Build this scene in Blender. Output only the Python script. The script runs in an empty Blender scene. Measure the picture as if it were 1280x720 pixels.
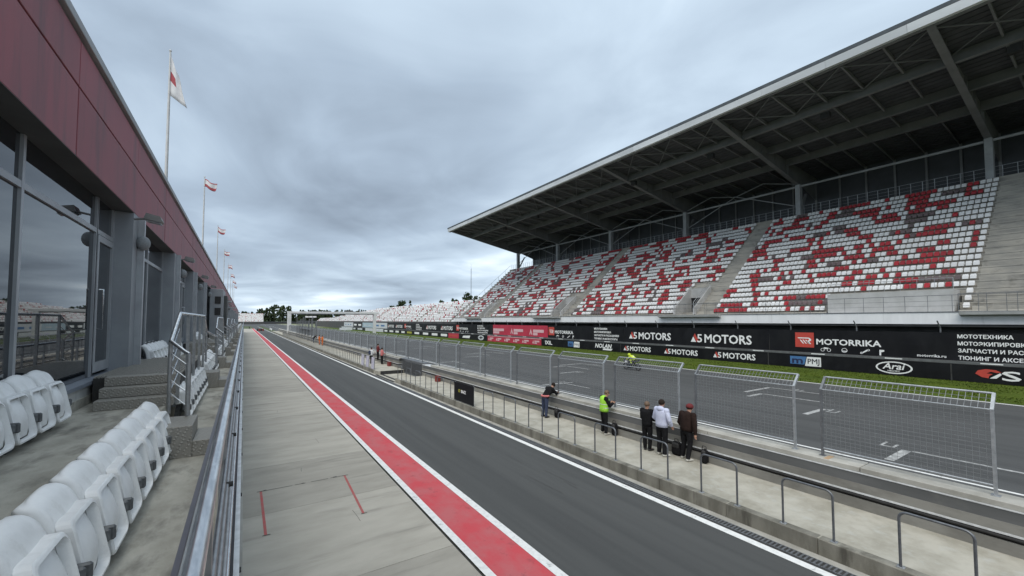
import bpy, bmesh, math, random
from mathutils import Vector, Matrix, noise as mnoise

random.seed(7)
S = bpy.context.scene
COL = S.collection
PI = math.pi

# ------------------------------------------------------------------ camera
cam_data = bpy.data.cameras.new("camera")
cam = bpy.data.objects.new("camera", cam_data)
COL.objects.link(cam)
cam_data.sensor_width = 36.0
cam_data.lens = 515.0 / 1280.0 * 36.0
cam_data.shift_y = 18.5 / 1280.0
cam_data.clip_start = 0.05
cam_data.clip_end = 6000.0
cam.location = (0, 0, 5.0)
cam.rotation_euler = (PI / 2 + math.atan(515 / 12000.0), 0, -math.atan(335 / 515.0))
S.camera = cam

# ------------------------------------------------------------------ sky and sun
SUN_ELEV, SUN_AZ = math.radians(53), math.radians(226)
world = bpy.data.worlds.new("World")
S.world = world
world.use_nodes = True
wt = world.node_tree
wt.nodes.clear()


def wn(kind, **kw):
    n = wt.nodes.new(kind)
    for k, v in kw.items():
        setattr(n, k, v)
    return n


def wl(a, b):
    wt.links.new(a, b)


out = wn("ShaderNodeOutputWorld")
bg = wn("ShaderNodeBackground")
bg.inputs["Strength"].default_value = 0.1
sky = wn("ShaderNodeTexSky", sky_type="NISHITA")
sky.sun_disc = False
sky.sun_elevation = SUN_ELEV
sky.sun_rotation = SUN_AZ
sky.air_density = 1.0
sky.dust_density = 2.0
tc = wn("ShaderNodeTexCoord")
sep = wn("ShaderNodeSeparateXYZ")
wl(tc.outputs["Generated"], sep.inputs[0])


def wmath(op, a, b=None, clamp=False):
    n = wn("ShaderNodeMath", operation=op)
    n.use_clamp = clamp
    for i, v in enumerate((a, b)):
        if v is None:
            continue
        if isinstance(v, (int, float)):
            n.inputs[i].default_value = v
        else:
            wl(v, n.inputs[i])
    return n.outputs[0]


zc = wmath("MAXIMUM", sep.outputs["Z"], 0.0)
den = wmath("ADD", zc, 0.11)
cx = wmath("DIVIDE", sep.outputs["X"], den)
cy = wmath("DIVIDE", sep.outputs["Y"], den)
comb = wn("ShaderNodeCombineXYZ")
wl(cx, comb.inputs[0])
wl(cy, comb.inputs[1])


def wnoise(scale, detail, rough, dist, off):
    mp = wn("ShaderNodeMapping")
    mp.inputs["Location"].default_value = off
    mp.inputs["Rotation"].default_value = (0, 0, 0.6)
    mp.inputs["Scale"].default_value = (1.0, 0.85, 1.0)
    wl(comb.outputs[0], mp.inputs["Vector"])
    n = wn("ShaderNodeTexNoise")
    n.inputs["Scale"].default_value = scale
    n.inputs["Detail"].default_value = detail
    n.inputs["Roughness"].default_value = rough
    n.inputs["Distortion"].default_value = dist
    wl(mp.outputs[0], n.inputs["Vector"])
    return n.outputs["Fac"]


n1 = wnoise(0.42, 5, 0.47, 0.35, (3.1, 1.7, 0))
n2 = wnoise(1.25, 6, 0.5, 0.9, (7.3, 4.2, 2.0))
mixn = wmath("ADD", wmath("MULTIPLY", n1, 0.76), wmath("MULTIPLY", n2, 0.24))
# the cloud deck is thinner overhead and darker and more layered low down
lift = wmath("MULTIPLY", wmath("POWER", zc, 0.7), 0.125)
cl = wmath("ADD", mixn, lift)
low = wmath("SUBTRACT", 1.0, wmath("DIVIDE", zc, 0.085), clamp=True)
cl = wmath("ADD", cl, wmath("MULTIPLY", low, 0.07), clamp=True)
ramp = wn("ShaderNodeValToRGB")
cr = ramp.color_ramp
cr.elements[0].position = 0.38
cr.elements[0].color = (0.215, 0.265, 0.330, 1)
cr.elements[1].position = 0.685
cr.elements[1].color = (0.84, 0.92, 0.97, 1)
e = cr.elements.new(0.48)
e.color = (0.320, 0.395, 0.485, 1)
e = cr.elements.new(0.58)
e.color = (0.475, 0.575, 0.675, 1)
wl(cl, ramp.inputs[0])
sc = wn("ShaderNodeVectorMath", operation="SCALE")
sc.inputs["Scale"].default_value = 7.9
wl(ramp.outputs[0], sc.inputs[0])
mx = wn("ShaderNodeMixRGB")
mx.inputs[0].default_value = 0.96
wl(sky.outputs[0], mx.inputs[1])
wl(sc.outputs[0], mx.inputs[2])
wl(mx.outputs[0], bg.inputs["Color"])
wl(bg.outputs[0], out.inputs["Surface"])

sun_d = bpy.data.lights.new("sun", "SUN")
sun_d.energy = 1.3
sun_d.angle = math.radians(55)
sun_d.color = (1.0, 0.945, 0.86)
sun = bpy.data.objects.new("sun", sun_d)
COL.objects.link(sun)
sun.location = (-20, -20, 60)
sd = Vector((math.sin(SUN_AZ) * math.cos(SUN_ELEV), math.cos(SUN_AZ) * math.cos(SUN_ELEV), math.sin(SUN_ELEV)))
sun.rotation_euler = sd.to_track_quat("Z", "Y").to_euler()

S.view_settings.view_transform = "Standard"
S.view_settings.look = "None"
S.view_settings.exposure = 0.85
S.view_settings.gamma = 1.0
S.render.engine = "CYCLES"
S.cycles.use_denoising = True
S.cycles.max_bounces = 6


# ------------------------------------------------------------------ materials
def principled(name):
    m = bpy.data.materials.new(name)
    m.use_nodes = True
    nt = m.node_tree
    b = nt.nodes["Principled BSDF"]
    return m, nt, b


def mat(name, col, rough=0.6, col2=None, scale=6.0, detail=4.0, stretch=(1, 1, 1), metal=0.0,
        bump=0.0, bscale=None, world_co=False, spec=0.5, lo=0.38, hi=0.62, col3=None, s3=1.0, st3=(1, 1, 1), l3=0.55, h3=0.75):
    """two (or three) tones mixed by noise, with fine relief"""
    m, nt, b = principled(name)
    b.inputs["Roughness"].default_value = rough
    b.inputs["Metallic"].default_value = metal
    b.inputs["Specular IOR Level"].default_value = spec
    b.inputs["Base Color"].default_value = (*col, 1)
    if world_co:
        src = nt.nodes.new("ShaderNodeNewGeometry").outputs["Position"]
    else:
        src = nt.nodes.new("ShaderNodeTexCoord").outputs["Object"]

    def nz(scale, detail, st, seed=0.0):
        mp = nt.nodes.new("ShaderNodeMapping")
        mp.inputs["Scale"].default_value = st
        mp.inputs["Location"].default_value = (seed, seed * 0.7, seed * 1.3)
        nt.links.new(src, mp.inputs["Vector"])
        n = nt.nodes.new("ShaderNodeTexNoise")
        n.inputs["Scale"].default_value = scale
        n.inputs["Detail"].default_value = detail
        n.inputs["Roughness"].default_value = 0.6
        nt.links.new(mp.outputs[0], n.inputs["Vector"])
        return n.outputs["Fac"]

    def rng(v, a, c):
        r = nt.nodes.new("ShaderNodeMapRange")
        r.inputs["From Min"].default_value = a
        r.inputs["From Max"].default_value = c
        nt.links.new(v, r.inputs["Value"])
        return r.outputs[0]

    cur = None
    if col2 is not None:
        f = rng(nz(scale, detail, stretch), lo, hi)
        mx = nt.nodes.new("ShaderNodeMixRGB")
        mx.inputs[1].default_value = (*col, 1)
        mx.inputs[2].default_value = (*col2, 1)
        nt.links.new(f, mx.inputs[0])
        cur = mx.outputs[0]
    if col3 is not None:
        f = rng(nz(s3, 5.0, st3, 11.0), l3, h3)
        mx = nt.nodes.new("ShaderNodeMixRGB")
        nt.links.new(cur, mx.inputs[1])
        mx.inputs[2].default_value = (*col3, 1)
        nt.links.new(f, mx.inputs[0])
        cur = mx.outputs[0]
    if cur is not None:
        nt.links.new(cur, b.inputs["Base Color"])
    if bump > 0:
        bp = nt.nodes.new("ShaderNodeBump")
        bp.inputs["Strength"].default_value = bump
        bp.inputs["Distance"].default_value = 0.02
        nt.links.new(nz(bscale or scale * 4, 3.0, (1, 1, 1), 3.0), bp.inputs["Height"])
        nt.links.new(bp.outputs[0], b.inputs["Normal"])
    return m


M = {}
M["apron"] = mat("apron_concrete", (0.41, 0.385, 0.335), 0.85, (0.32, 0.30, 0.258), 0.9, 8, (0.6, 1.5, 1), bump=0.3, bscale=60,
                 world_co=True, lo=0.35, hi=0.68, col3=(0.20, 0.19, 0.165), s3=0.8, st3=(0.45, 3.0, 1), l3=0.56, h3=0.82)
M["platform"] = mat("platform_concrete", (0.42, 0.40, 0.345), 0.9, (0.30, 0.283, 0.235), 1.4, 7, world_co=True, bump=0.3, bscale=40,
                    col3=(0.43, 0.43, 0.40), s3=3.0, l3=0.55, h3=0.8)
M["kerb"] = mat("kerb_concrete", (0.25, 0.24, 0.205), 0.9, (0.145, 0.138, 0.115), 2.2, 6, (1, 1, 0.35), world_co=True, bump=0.3, bscale=40,
                col3=(0.085, 0.08, 0.066), s3=2.6, st3=(1, 1, 0.2), l3=0.56, h3=0.72)
M["coping"] = mat("coping_concrete", (0.43, 0.42, 0.385), 0.9, (0.31, 0.30, 0.27), 1.3, 6, world_co=True, bump=0.2, bscale=40)
M["wall_dark"] = mat("stained_wall_concrete", (0.125, 0.128, 0.13), 0.85, (0.092, 0.095, 0.097), 0.8, 6, (1, 0.5, 2), world_co=True,
                     col3=(0.19, 0.185, 0.17), s3=0.6, l3=0.6, h3=0.8)
M["wall_grey"] = mat("weathered_wall_concrete", (0.25, 0.245, 0.225), 0.9, (0.17, 0.165, 0.15), 1.5, 6, (1, 0.6, 1.4), world_co=True, bump=0.2)
M["asphalt"] = mat("pit_asphalt", (0.070, 0.072, 0.071), 0.85, (0.050, 0.052, 0.052), 0.8, 6, (2.2, 0.05, 1), world_co=True, bump=0.4, bscale=90,
                   col3=(0.068, 0.070, 0.070), s3=55, l3=0.5, h3=0.75)
M["track"] = mat("track_asphalt", (0.074, 0.076, 0.077), 0.85, (0.050, 0.052, 0.053), 0.35, 7, (1.6, 0.07, 1), world_co=True, bump=0.3, bscale=90)
M["white_line"] = mat("line_paint", (0.74, 0.74, 0.73), 0.6, (0.55, 0.55, 0.54), 7, 6, world_co=True, lo=0.45, hi=0.8, col3=(0.16, 0.16, 0.155), s3=5, l3=0.60, h3=0.80)
M["grid_paint"] = mat("grid_paint", (0.48, 0.485, 0.48), 0.6, (0.22, 0.225, 0.225), 5, 6, world_co=True)
M["red_strip"] = mat("red_lane_paint", (0.53, 0.075, 0.090), 0.8, (0.47, 0.125, 0.135), 1.6, 7, (1, 0.6, 1), world_co=True, bump=0.3, bscale=60,
                     col3=(0.22, 0.06, 0.066), s3=3.2, l3=0.60, h3=0.82, spec=0.2)
M["red_mark"] = mat("red_box_paint", (0.42, 0.07, 0.07), 0.75, (0.33, 0.12, 0.11), 8, 5, world_co=True)
M["groove"] = mat("dark_groove", (0.03, 0.03, 0.03), 0.9, (0.045, 0.045, 0.042), 5, world_co=True)
M["rubber"] = mat("tyre_mark", (0.15, 0.147, 0.133), 0.85, (0.23, 0.225, 0.205), 9, 6, world_co=True)
M["scuff"] = mat("lane_scuff", (0.050, 0.050, 0.050), 0.8, (0.064, 0.064, 0.064), 6, 6, world_co=True)
M["grass"] = mat("turf", (0.080, 0.112, 0.016), 0.95, (0.056, 0.084, 0.013), 0.6, 8, (1, 0.5, 1), world_co=True, spec=0.1, bump=0.6, bscale=14,
                 col3=(0.13, 0.15, 0.04), s3=1.4, l3=0.6, h3=0.9)
M["grass_dry"] = mat("dry_turf", (0.135, 0.155, 0.03), 0.95, (0.10, 0.125, 0.02), 2, 4, world_co=True)
M["runoff"] = mat("gravel_runoff", (0.22, 0.22, 0.15), 0.95, (0.12, 0.15, 0.06), 0.03, 6, world_co=True)
M["field"] = mat("far_field", (0.07, 0.095, 0.03), 0.95, (0.05, 0.07, 0.02), 0.02, 6, world_co=True)
M["terrace"] = mat("terrace_concrete", (0.48, 0.455, 0.39), 0.9, (0.33, 0.31, 0.26), 1.8, 8, (1.3, 0.8, 1), world_co=True, bump=0.35, bscale=30,
                   col3=(0.15, 0.142, 0.12), s3=2.6, st3=(1.6, 0.7, 1), l3=0.5, h3=0.75)
M["white_wall"] = mat("plastered_wall", (0.66, 0.655, 0.62), 0.85, (0.38, 0.375, 0.355), 1.6, 6, (1, 1, 0.5), world_co=True,
                      col3=(0.25, 0.245, 0.225), s3=1.5, l3=0.6, h3=0.85)
M["sill"] = mat("sill_metal", (0.30, 0.33, 0.38), 0.45, (0.25, 0.275, 0.32), 3, 4, metal=0.3, world_co=True)
M["tread"] = mat("chequer_plate", (0.38, 0.36, 0.32), 0.5, (0.26, 0.245, 0.215), 22, 3, metal=0.25, world_co=True, bump=0.8, bscale=16)
M["seat_white"] = mat("white_seat_plastic", (0.88, 0.88, 0.87), 0.38, (0.82, 0.82, 0.81), 9, 6, bump=0.05, bscale=60,
                      col3=(0.60, 0.59, 0.56), s3=7, l3=0.58, h3=0.85)
M["seat_red"] = mat("red_seat_plastic", (0.44, 0.022, 0.034), 0.5, (0.34, 0.02, 0.03), 0.35, 5, world_co=True)
M["seat_white_far"] = mat("white_stand_plastic", (0.86, 0.86, 0.86), 0.5, (0.78, 0.78, 0.78), 0.4, 5, world_co=True)
M["seat_grey"] = mat("grey_seat_plastic", (0.17, 0.125, 0.128), 0.6, (0.13, 0.10, 0.103), 0.4, 5, world_co=True)
M["hinge"] = mat("hinge_metal", (0.17, 0.18, 0.185), 0.5, (0.11, 0.115, 0.12), 18, 4, metal=0.4)
M["steel"] = mat("brushed_steel", (0.74, 0.75, 0.76), 0.26, (0.50, 0.52, 0.54), 30, 3, metal=0.9, stretch=(1, 0.2, 1))
M["steel_dull"] = mat("dull_steel", (0.40, 0.405, 0.41), 0.42, (0.31, 0.315, 0.32), 14, 4, metal=0.75)
M["steel_dark"] = mat("dark_strip", (0.065, 0.062, 0.078), 0.4, (0.05, 0.048, 0.06), 9, 3)
M["white_trim"] = mat("white_enamel", (0.66, 0.68, 0.70), 0.4, (0.52, 0.53, 0.54), 8, 5, world_co=True)
M["galv"] = mat("galvanised_tube", (0.46, 0.48, 0.50), 0.45, (0.34, 0.36, 0.38), 9, 4, metal=0.55)
M["galv_dark"] = mat("weathered_tube", (0.21, 0.22, 0.235), 0.5, (0.15, 0.155, 0.165), 9, 4, metal=0.5)
M["wire"] = mat("fence_wire", (0.30, 0.315, 0.33), 0.5, (0.22, 0.23, 0.24), 9, 3, metal=0.4)
M["loop"] = mat("loop_tube", (0.17, 0.18, 0.195), 0.42, (0.125, 0.13, 0.142), 12, 4, metal=0.55)
M["rail_black"] = mat("black_rubber", (0.018, 0.018, 0.019), 0.7, (0.03, 0.03, 0.03), 6, 4, world_co=True)
M["banner_black"] = mat("black_vinyl", (0.007, 0.007, 0.009), 0.5, (0.012, 0.012, 0.014), 0.9, 5, (1, 1, 0.4), world_co=True, bump=0.3, bscale=1.2, spec=0.22)
M["banner_red"] = mat("crimson_vinyl", (0.50, 0.030, 0.065), 0.5, (0.44, 0.028, 0.06), 0.7, 4, world_co=True)
M["banner_white"] = mat("white_vinyl", (0.62, 0.64, 0.66), 0.5, (0.54, 0.56, 0.58), 0.4, 4, world_co=True)
M["banner_blue"] = mat("pale_blue_vinyl", (0.40, 0.50, 0.56), 0.5, (0.36, 0.46, 0.52), 0.4, 4, world_co=True)
M["print_white"] = mat("white_print", (0.84, 0.84, 0.84), 0.6, (0.80, 0.80, 0.80), 2, 3, world_co=True)
M["print_pink"] = mat("pale_print", (0.72, 0.47, 0.50), 0.5, (0.66, 0.42, 0.45), 2, 3, world_co=True)
M["print_red"] = mat("red_print", (0.55, 0.065, 0.045), 0.5, (0.48, 0.06, 0.045), 2, 3, world_co=True)
M["print_black"] = mat("black_print", (0.02, 0.02, 0.025), 0.5, (0.03, 0.03, 0.035), 2, 3, world_co=True)
M["print_blue"] = mat("blue_print", (0.06, 0.16, 0.36), 0.5, (0.07, 0.18, 0.38), 2, 3, world_co=True)
M["print_navy"] = mat("navy_print", (0.015, 0.02, 0.07), 0.5, (0.02, 0.025, 0.08), 2, 3, world_co=True)
M["guardrail"] = mat("guardrail_steel", (0.17, 0.175, 0.18), 0.5, (0.13, 0.133, 0.137), 2, 4, metal=0.3, world_co=True)
M["parapet"] = mat("painted_parapet", (0.82, 0.825, 0.83), 0.75, (0.75, 0.755, 0.76), 0.9, 6, (1, 1, 0.25), world_co=True,
                   col3=(0.50, 0.50, 0.50), s3=1.3, st3=(1, 1.4, 0.12), l3=0.62, h3=0.85)
M["tier"] = mat("tier_concrete", (0.44, 0.415, 0.365), 0.9, (0.30, 0.29, 0.265), 0.7, 7, (1, 0.6, 1.6), world_co=True, bump=0.2, bscale=12,
                col3=(0.135, 0.13, 0.115), s3=0.8, l3=0.58, h3=0.8)
M["stand_conc"] = mat("stand_concrete", (0.46, 0.46, 0.455), 0.85, (0.38, 0.38, 0.37), 0.8, 6, world_co=True)
M["dark_conc"] = mat("shaded_concrete", (0.085, 0.085, 0.085), 0.9, (0.06, 0.06, 0.06), 0.7, 5, world_co=True)  # dark concrete; the undercroft's shade is put into this colour
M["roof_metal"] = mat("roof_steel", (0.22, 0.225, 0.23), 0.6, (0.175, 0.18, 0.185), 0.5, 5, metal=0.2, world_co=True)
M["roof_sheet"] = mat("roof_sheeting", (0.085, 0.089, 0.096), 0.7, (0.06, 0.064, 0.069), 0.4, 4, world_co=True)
M["roof_gutter"] = mat("gutter_metal", (0.72, 0.74, 0.76), 0.5, (0.62, 0.64, 0.66), 0.6, 5, (1, 0.3, 1), metal=0.0, world_co=True)
M["roof_edge"] = mat("roof_edge_metal", (0.17, 0.185, 0.20), 0.5, (0.13, 0.14, 0.155), 0.8, 4, metal=0.4, world_co=True)
M["column"] = mat("column_paint", (0.36, 0.38, 0.40), 0.55, (0.29, 0.305, 0.32), 0.8, 4, world_co=True)
M["cladding"] = mat("dark_cladding", (0.062, 0.068, 0.078), 0.6, (0.048, 0.053, 0.06), 0.5, 4, world_co=True)
M["fascia"] = mat("maroon_panel", (0.32, 0.092, 0.108), 0.55, (0.27, 0.092, 0.106), 1.1, 7, (1, 0.9, 0.45), world_co=True,
                  spec=0.3, col3=(0.185, 0.082, 0.092), s3=1.8, st3=(1, 1.8, 0.3), l3=0.50, h3=0.72)
M["cap"] = mat("parapet_cap", (0.36, 0.37, 0.37), 0.5, (0.28, 0.29, 0.29), 1.3, 5, metal=0.2, world_co=True)
M["soffit"] = mat("soffit_board", (0.085, 0.09, 0.088), 0.7, (0.06, 0.065, 0.063), 1.0, 4, world_co=True)
M["pier"] = mat("pier_panel", (0.30, 0.32, 0.34), 0.5, (0.26, 0.275, 0.295), 1.6, 5, metal=0.1, world_co=True)
M["frame"] = mat("window_frame", (0.38, 0.40, 0.42), 0.45, (0.32, 0.335, 0.355), 2.0, 4, metal=0.2, world_co=True)
M["flag_white"] = mat("white_cloth", (0.68, 0.68, 0.70), 0.8, (0.58, 0.58, 0.60), 3, 3)
M["flag_red"] = mat("red_cloth", (0.36, 0.07, 0.085), 0.8, (0.30, 0.06, 0.07), 3, 3)
M["pole"] = mat("flagpole_paint", (0.60, 0.60, 0.60), 0.4, (0.50, 0.49, 0.48), 2, 3)
M["lamp_body"] = mat("lamp_housing", (0.23, 0.235, 0.23), 0.5, (0.18, 0.185, 0.18), 7, 4, metal=0.2)
M["lamp_glass"] = mat("lamp_glass", (0.33, 0.35, 0.36), 0.15, (0.28, 0.30, 0.31), 7, 3)
M["speaker"] = mat("speaker_grille", (0.26, 0.28, 0.29), 0.6, (0.21, 0.225, 0.235), 40, 2)
M["skin"] = mat("skin", (0.48, 0.28, 0.20), 0.55, (0.42, 0.23, 0.16), 10, 3)
M["hair"] = mat("dark_hair", (0.018, 0.013, 0.010), 0.8, (0.028, 0.02, 0.016), 30, 3, spec=0.15)
M["hair_fair"] = mat("brown_hair", (0.16, 0.10, 0.06), 0.6, (0.11, 0.07, 0.045), 30, 3)
M["black_cloth"] = mat("black_cloth", (0.008, 0.008, 0.009), 0.95, (0.014, 0.014, 0.016), 8, 4, spec=0.15)
M["lilac_cloth"] = mat("pale_hoodie", (0.55, 0.58, 0.72), 0.9, (0.46, 0.49, 0.64), 8, 5)
M["brown_cloth"] = mat("brown_cloth", (0.018, 0.011, 0.009), 0.95, (0.028, 0.017, 0.015), 8, 4, spec=0.15)
M["denim"] = mat("dark_denim", (0.024, 0.034, 0.07), 0.9, (0.035, 0.048, 0.09), 12, 4)
M["hivis"] = mat("hivis_cloth", (0.36, 0.72, 0.06), 0.8, (0.30, 0.62, 0.05), 8, 4)
M["pink_cloth"] = mat("salmon_cloth", (0.55, 0.17, 0.17), 0.9, (0.48, 0.15, 0.15), 8, 4)
M["orange_cloth"] = mat("orange_cloth", (0.62, 0.16, 0.035), 0.9, (0.52, 0.13, 0.03), 8, 4)
M["red_cap"] = mat("maroon_cap_cloth", (0.14, 0.018, 0.02), 0.9, (0.11, 0.015, 0.018), 8, 4)
M["reflective"] = mat("reflective_tape", (0.60, 0.62, 0.60), 0.4, (0.52, 0.54, 0.52), 8, 3)
M["shoe_white"] = mat("white_shoe", (0.55, 0.54, 0.50), 0.7, (0.45, 0.44, 0.40), 20, 3)
M["shoe_dark"] = mat("dark_shoe", (0.02, 0.02, 0.02), 0.7, (0.03, 0.03, 0.03), 20, 3)
M["eye"] = mat("eye", (0.02, 0.015, 0.012), 0.3, (0.03, 0.02, 0.018), 20, 2)
M["lip"] = mat("lip", (0.36, 0.14, 0.12), 0.5, (0.33, 0.12, 0.11), 20, 2)
M["moto_paint"] = mat("dark_motorcycle_paint", (0.02, 0.022, 0.028), 0.3, (0.03, 0.033, 0.04), 6, 3)
M["moto_green"] = mat("acid_yellow_paint", (0.55, 0.66, 0.04), 0.4, (0.48, 0.58, 0.035), 6, 3)
M["tyre"] = mat("tyre_rubber", (0.016, 0.016, 0.017), 0.8, (0.026, 0.026, 0.027), 20, 3)
M["bark"] = mat("bark", (0.075, 0.055, 0.04), 0.9, (0.05, 0.037, 0.028), 6, 5)
M["leaf"] = mat("leaf_green", (0.040, 0.066, 0.022), 0.8, (0.026, 0.045, 0.016), 0.5, 5, world_co=True, lo=0.3, hi=0.7)
M["leaf2"] = mat("leaf_green_light", (0.060, 0.088, 0.028), 0.8, (0.042, 0.066, 0.021), 0.5, 5, world_co=True, lo=0.3, hi=0.7)
M["lilac_vinyl"] = mat("lilac_vinyl", (0.48, 0.46, 0.60), 0.7, (0.62, 0.62, 0.70), 2.5, 4, world_co=True)
M["box_red"] = mat("red_plastic", (0.20, 0.03, 0.027), 0.5, (0.16, 0.027, 0.024), 5, 3)
M["tan_patch"] = mat("tan_paint", (0.46, 0.30, 0.17), 0.8, (0.38, 0.27, 0.17), 6, 4, world_co=True)
M["scaffold_net"] = mat("grey_green_net", (0.17, 0.20, 0.195), 0.8, (0.12, 0.145, 0.14), 2, 4, world_co=True)
def dotted(name, base, dot, scale):
    m, nt, b = principled(name)
    g_ = nt.nodes.new("ShaderNodeTexCoord")
    mp = nt.nodes.new("ShaderNodeMapping")
    mp.inputs["Rotation"].default_value = (0.78, 0.78, 0.78)
    v = nt.nodes.new("ShaderNodeTexVoronoi")
    v.inputs["Scale"].default_value = scale
    v.inputs["Randomness"].default_value = 0.15
    r = nt.nodes.new("ShaderNodeMapRange")
    r.inputs["From Min"].default_value, r.inputs["From Max"].default_value = 0.22, 0.45
    r.inputs["To Min"].default_value, r.inputs["To Max"].default_value = 1.0, 0.0
    mx_ = nt.nodes.new("ShaderNodeMixRGB")
    mx_.inputs[1].default_value, mx_.inputs[2].default_value = (*base, 1), (*dot, 1)
    bp = nt.nodes.new("ShaderNodeBump")
    bp.inputs["Strength"].default_value, bp.inputs["Distance"].default_value = 0.7, 0.01
    nt.links.new(g_.outputs["Object"], mp.inputs["Vector"])
    nt.links.new(mp.outputs[0], v.inputs["Vector"])
    nt.links.new(v.outputs["Distance"], r.inputs["Value"])
    nt.links.new(r.outputs[0], mx_.inputs[0])
    nt.links.new(mx_.outputs[0], b.inputs["Base Color"])
    nt.links.new(r.outputs[0], bp.inputs["Height"])
    nt.links.new(bp.outputs[0], b.inputs["Normal"])
    b.inputs["Roughness"].default_value = 0.5
    b.inputs["Metallic"].default_value = 0.2
    return m


M["plate"] = dotted("stud_plate", (0.29, 0.275, 0.245), (0.355, 0.34, 0.305), 26)
M["gantry_paint"] = mat("gantry_paint", (0.62, 0.63, 0.63), 0.6, (0.52, 0.53, 0.53), 1, 4, world_co=True)
M["rider_leather"] = mat("black_lime_leather", (0.012, 0.012, 0.014), 0.5, (0.40, 0.48, 0.03), 3.0, 2, lo=0.52, hi=0.56)
M["deck_dark"] = mat("deck_bearer", (0.05, 0.048, 0.045), 0.7, (0.035, 0.034, 0.032), 6, 4)
M["yellow_print"] = mat("olive_yellow_print", (0.42, 0.40, 0.05), 0.5, (0.38, 0.36, 0.05), 3, 2, world_co=True)


def vary(m, lo, hi):
    """each slab or panel a little lighter or darker than the next"""
    nt = m.node_tree
    b = nt.nodes["Principled BSDF"]
    src = b.inputs["Base Color"].links[0].from_socket
    oi = nt.nodes.new("ShaderNodeObjectInfo")
    r = nt.nodes.new("ShaderNodeMapRange")
    r.inputs["To Min"].default_value, r.inputs["To Max"].default_value = lo, hi
    v = nt.nodes.new("ShaderNodeVectorMath")
    v.operation = "SCALE"
    nt.links.new(oi.outputs["Random"], r.inputs["Value"])
    nt.links.new(src, v.inputs[0])
    nt.links.new(r.outputs[0], v.inputs["Scale"])
    nt.links.new(v.outputs[0], b.inputs["Base Color"])


for k_, lo_, hi_ in (("apron", 0.86, 1.05), ("kerb", 0.85, 1.12), ("coping", 0.88, 1.06), ("fascia", 0.90, 1.08), ("tier", 0.90, 1.06),
                     ("seat_white", 0.93, 1.0), ("seat_white_far", 0.90, 1.02), ("seat_red", 0.82, 1.1), ("roof_gutter", 0.9, 1.05)):
    vary(M[k_], lo_, hi_)


def glass_mat():
    m, nt, b = principled("tinted_glass")
    b.inputs["Base Color"].default_value = (0.012, 0.015, 0.019, 1)
    b.inputs["Roughness"].default_value = 0.015
    b.inputs["IOR"].default_value = 1.75
    n = nt.nodes.new("ShaderNodeTexNoise")
    n.inputs["Scale"].default_value = 0.9
    g = nt.nodes.new("ShaderNodeNewGeometry")
    nt.links.new(g.outputs["Position"], n.inputs["Vector"])
    bp = nt.nodes.new("ShaderNodeBump")
    bp.inputs["Strength"].default_value = 0.02
    bp.inputs["Distance"].default_value = 0.05
    nt.links.new(n.outputs["Fac"], bp.inputs["Height"])
    nt.links.new(bp.outputs[0], b.inputs["Normal"])
    return m


M["glass"] = glass_mat()


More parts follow.
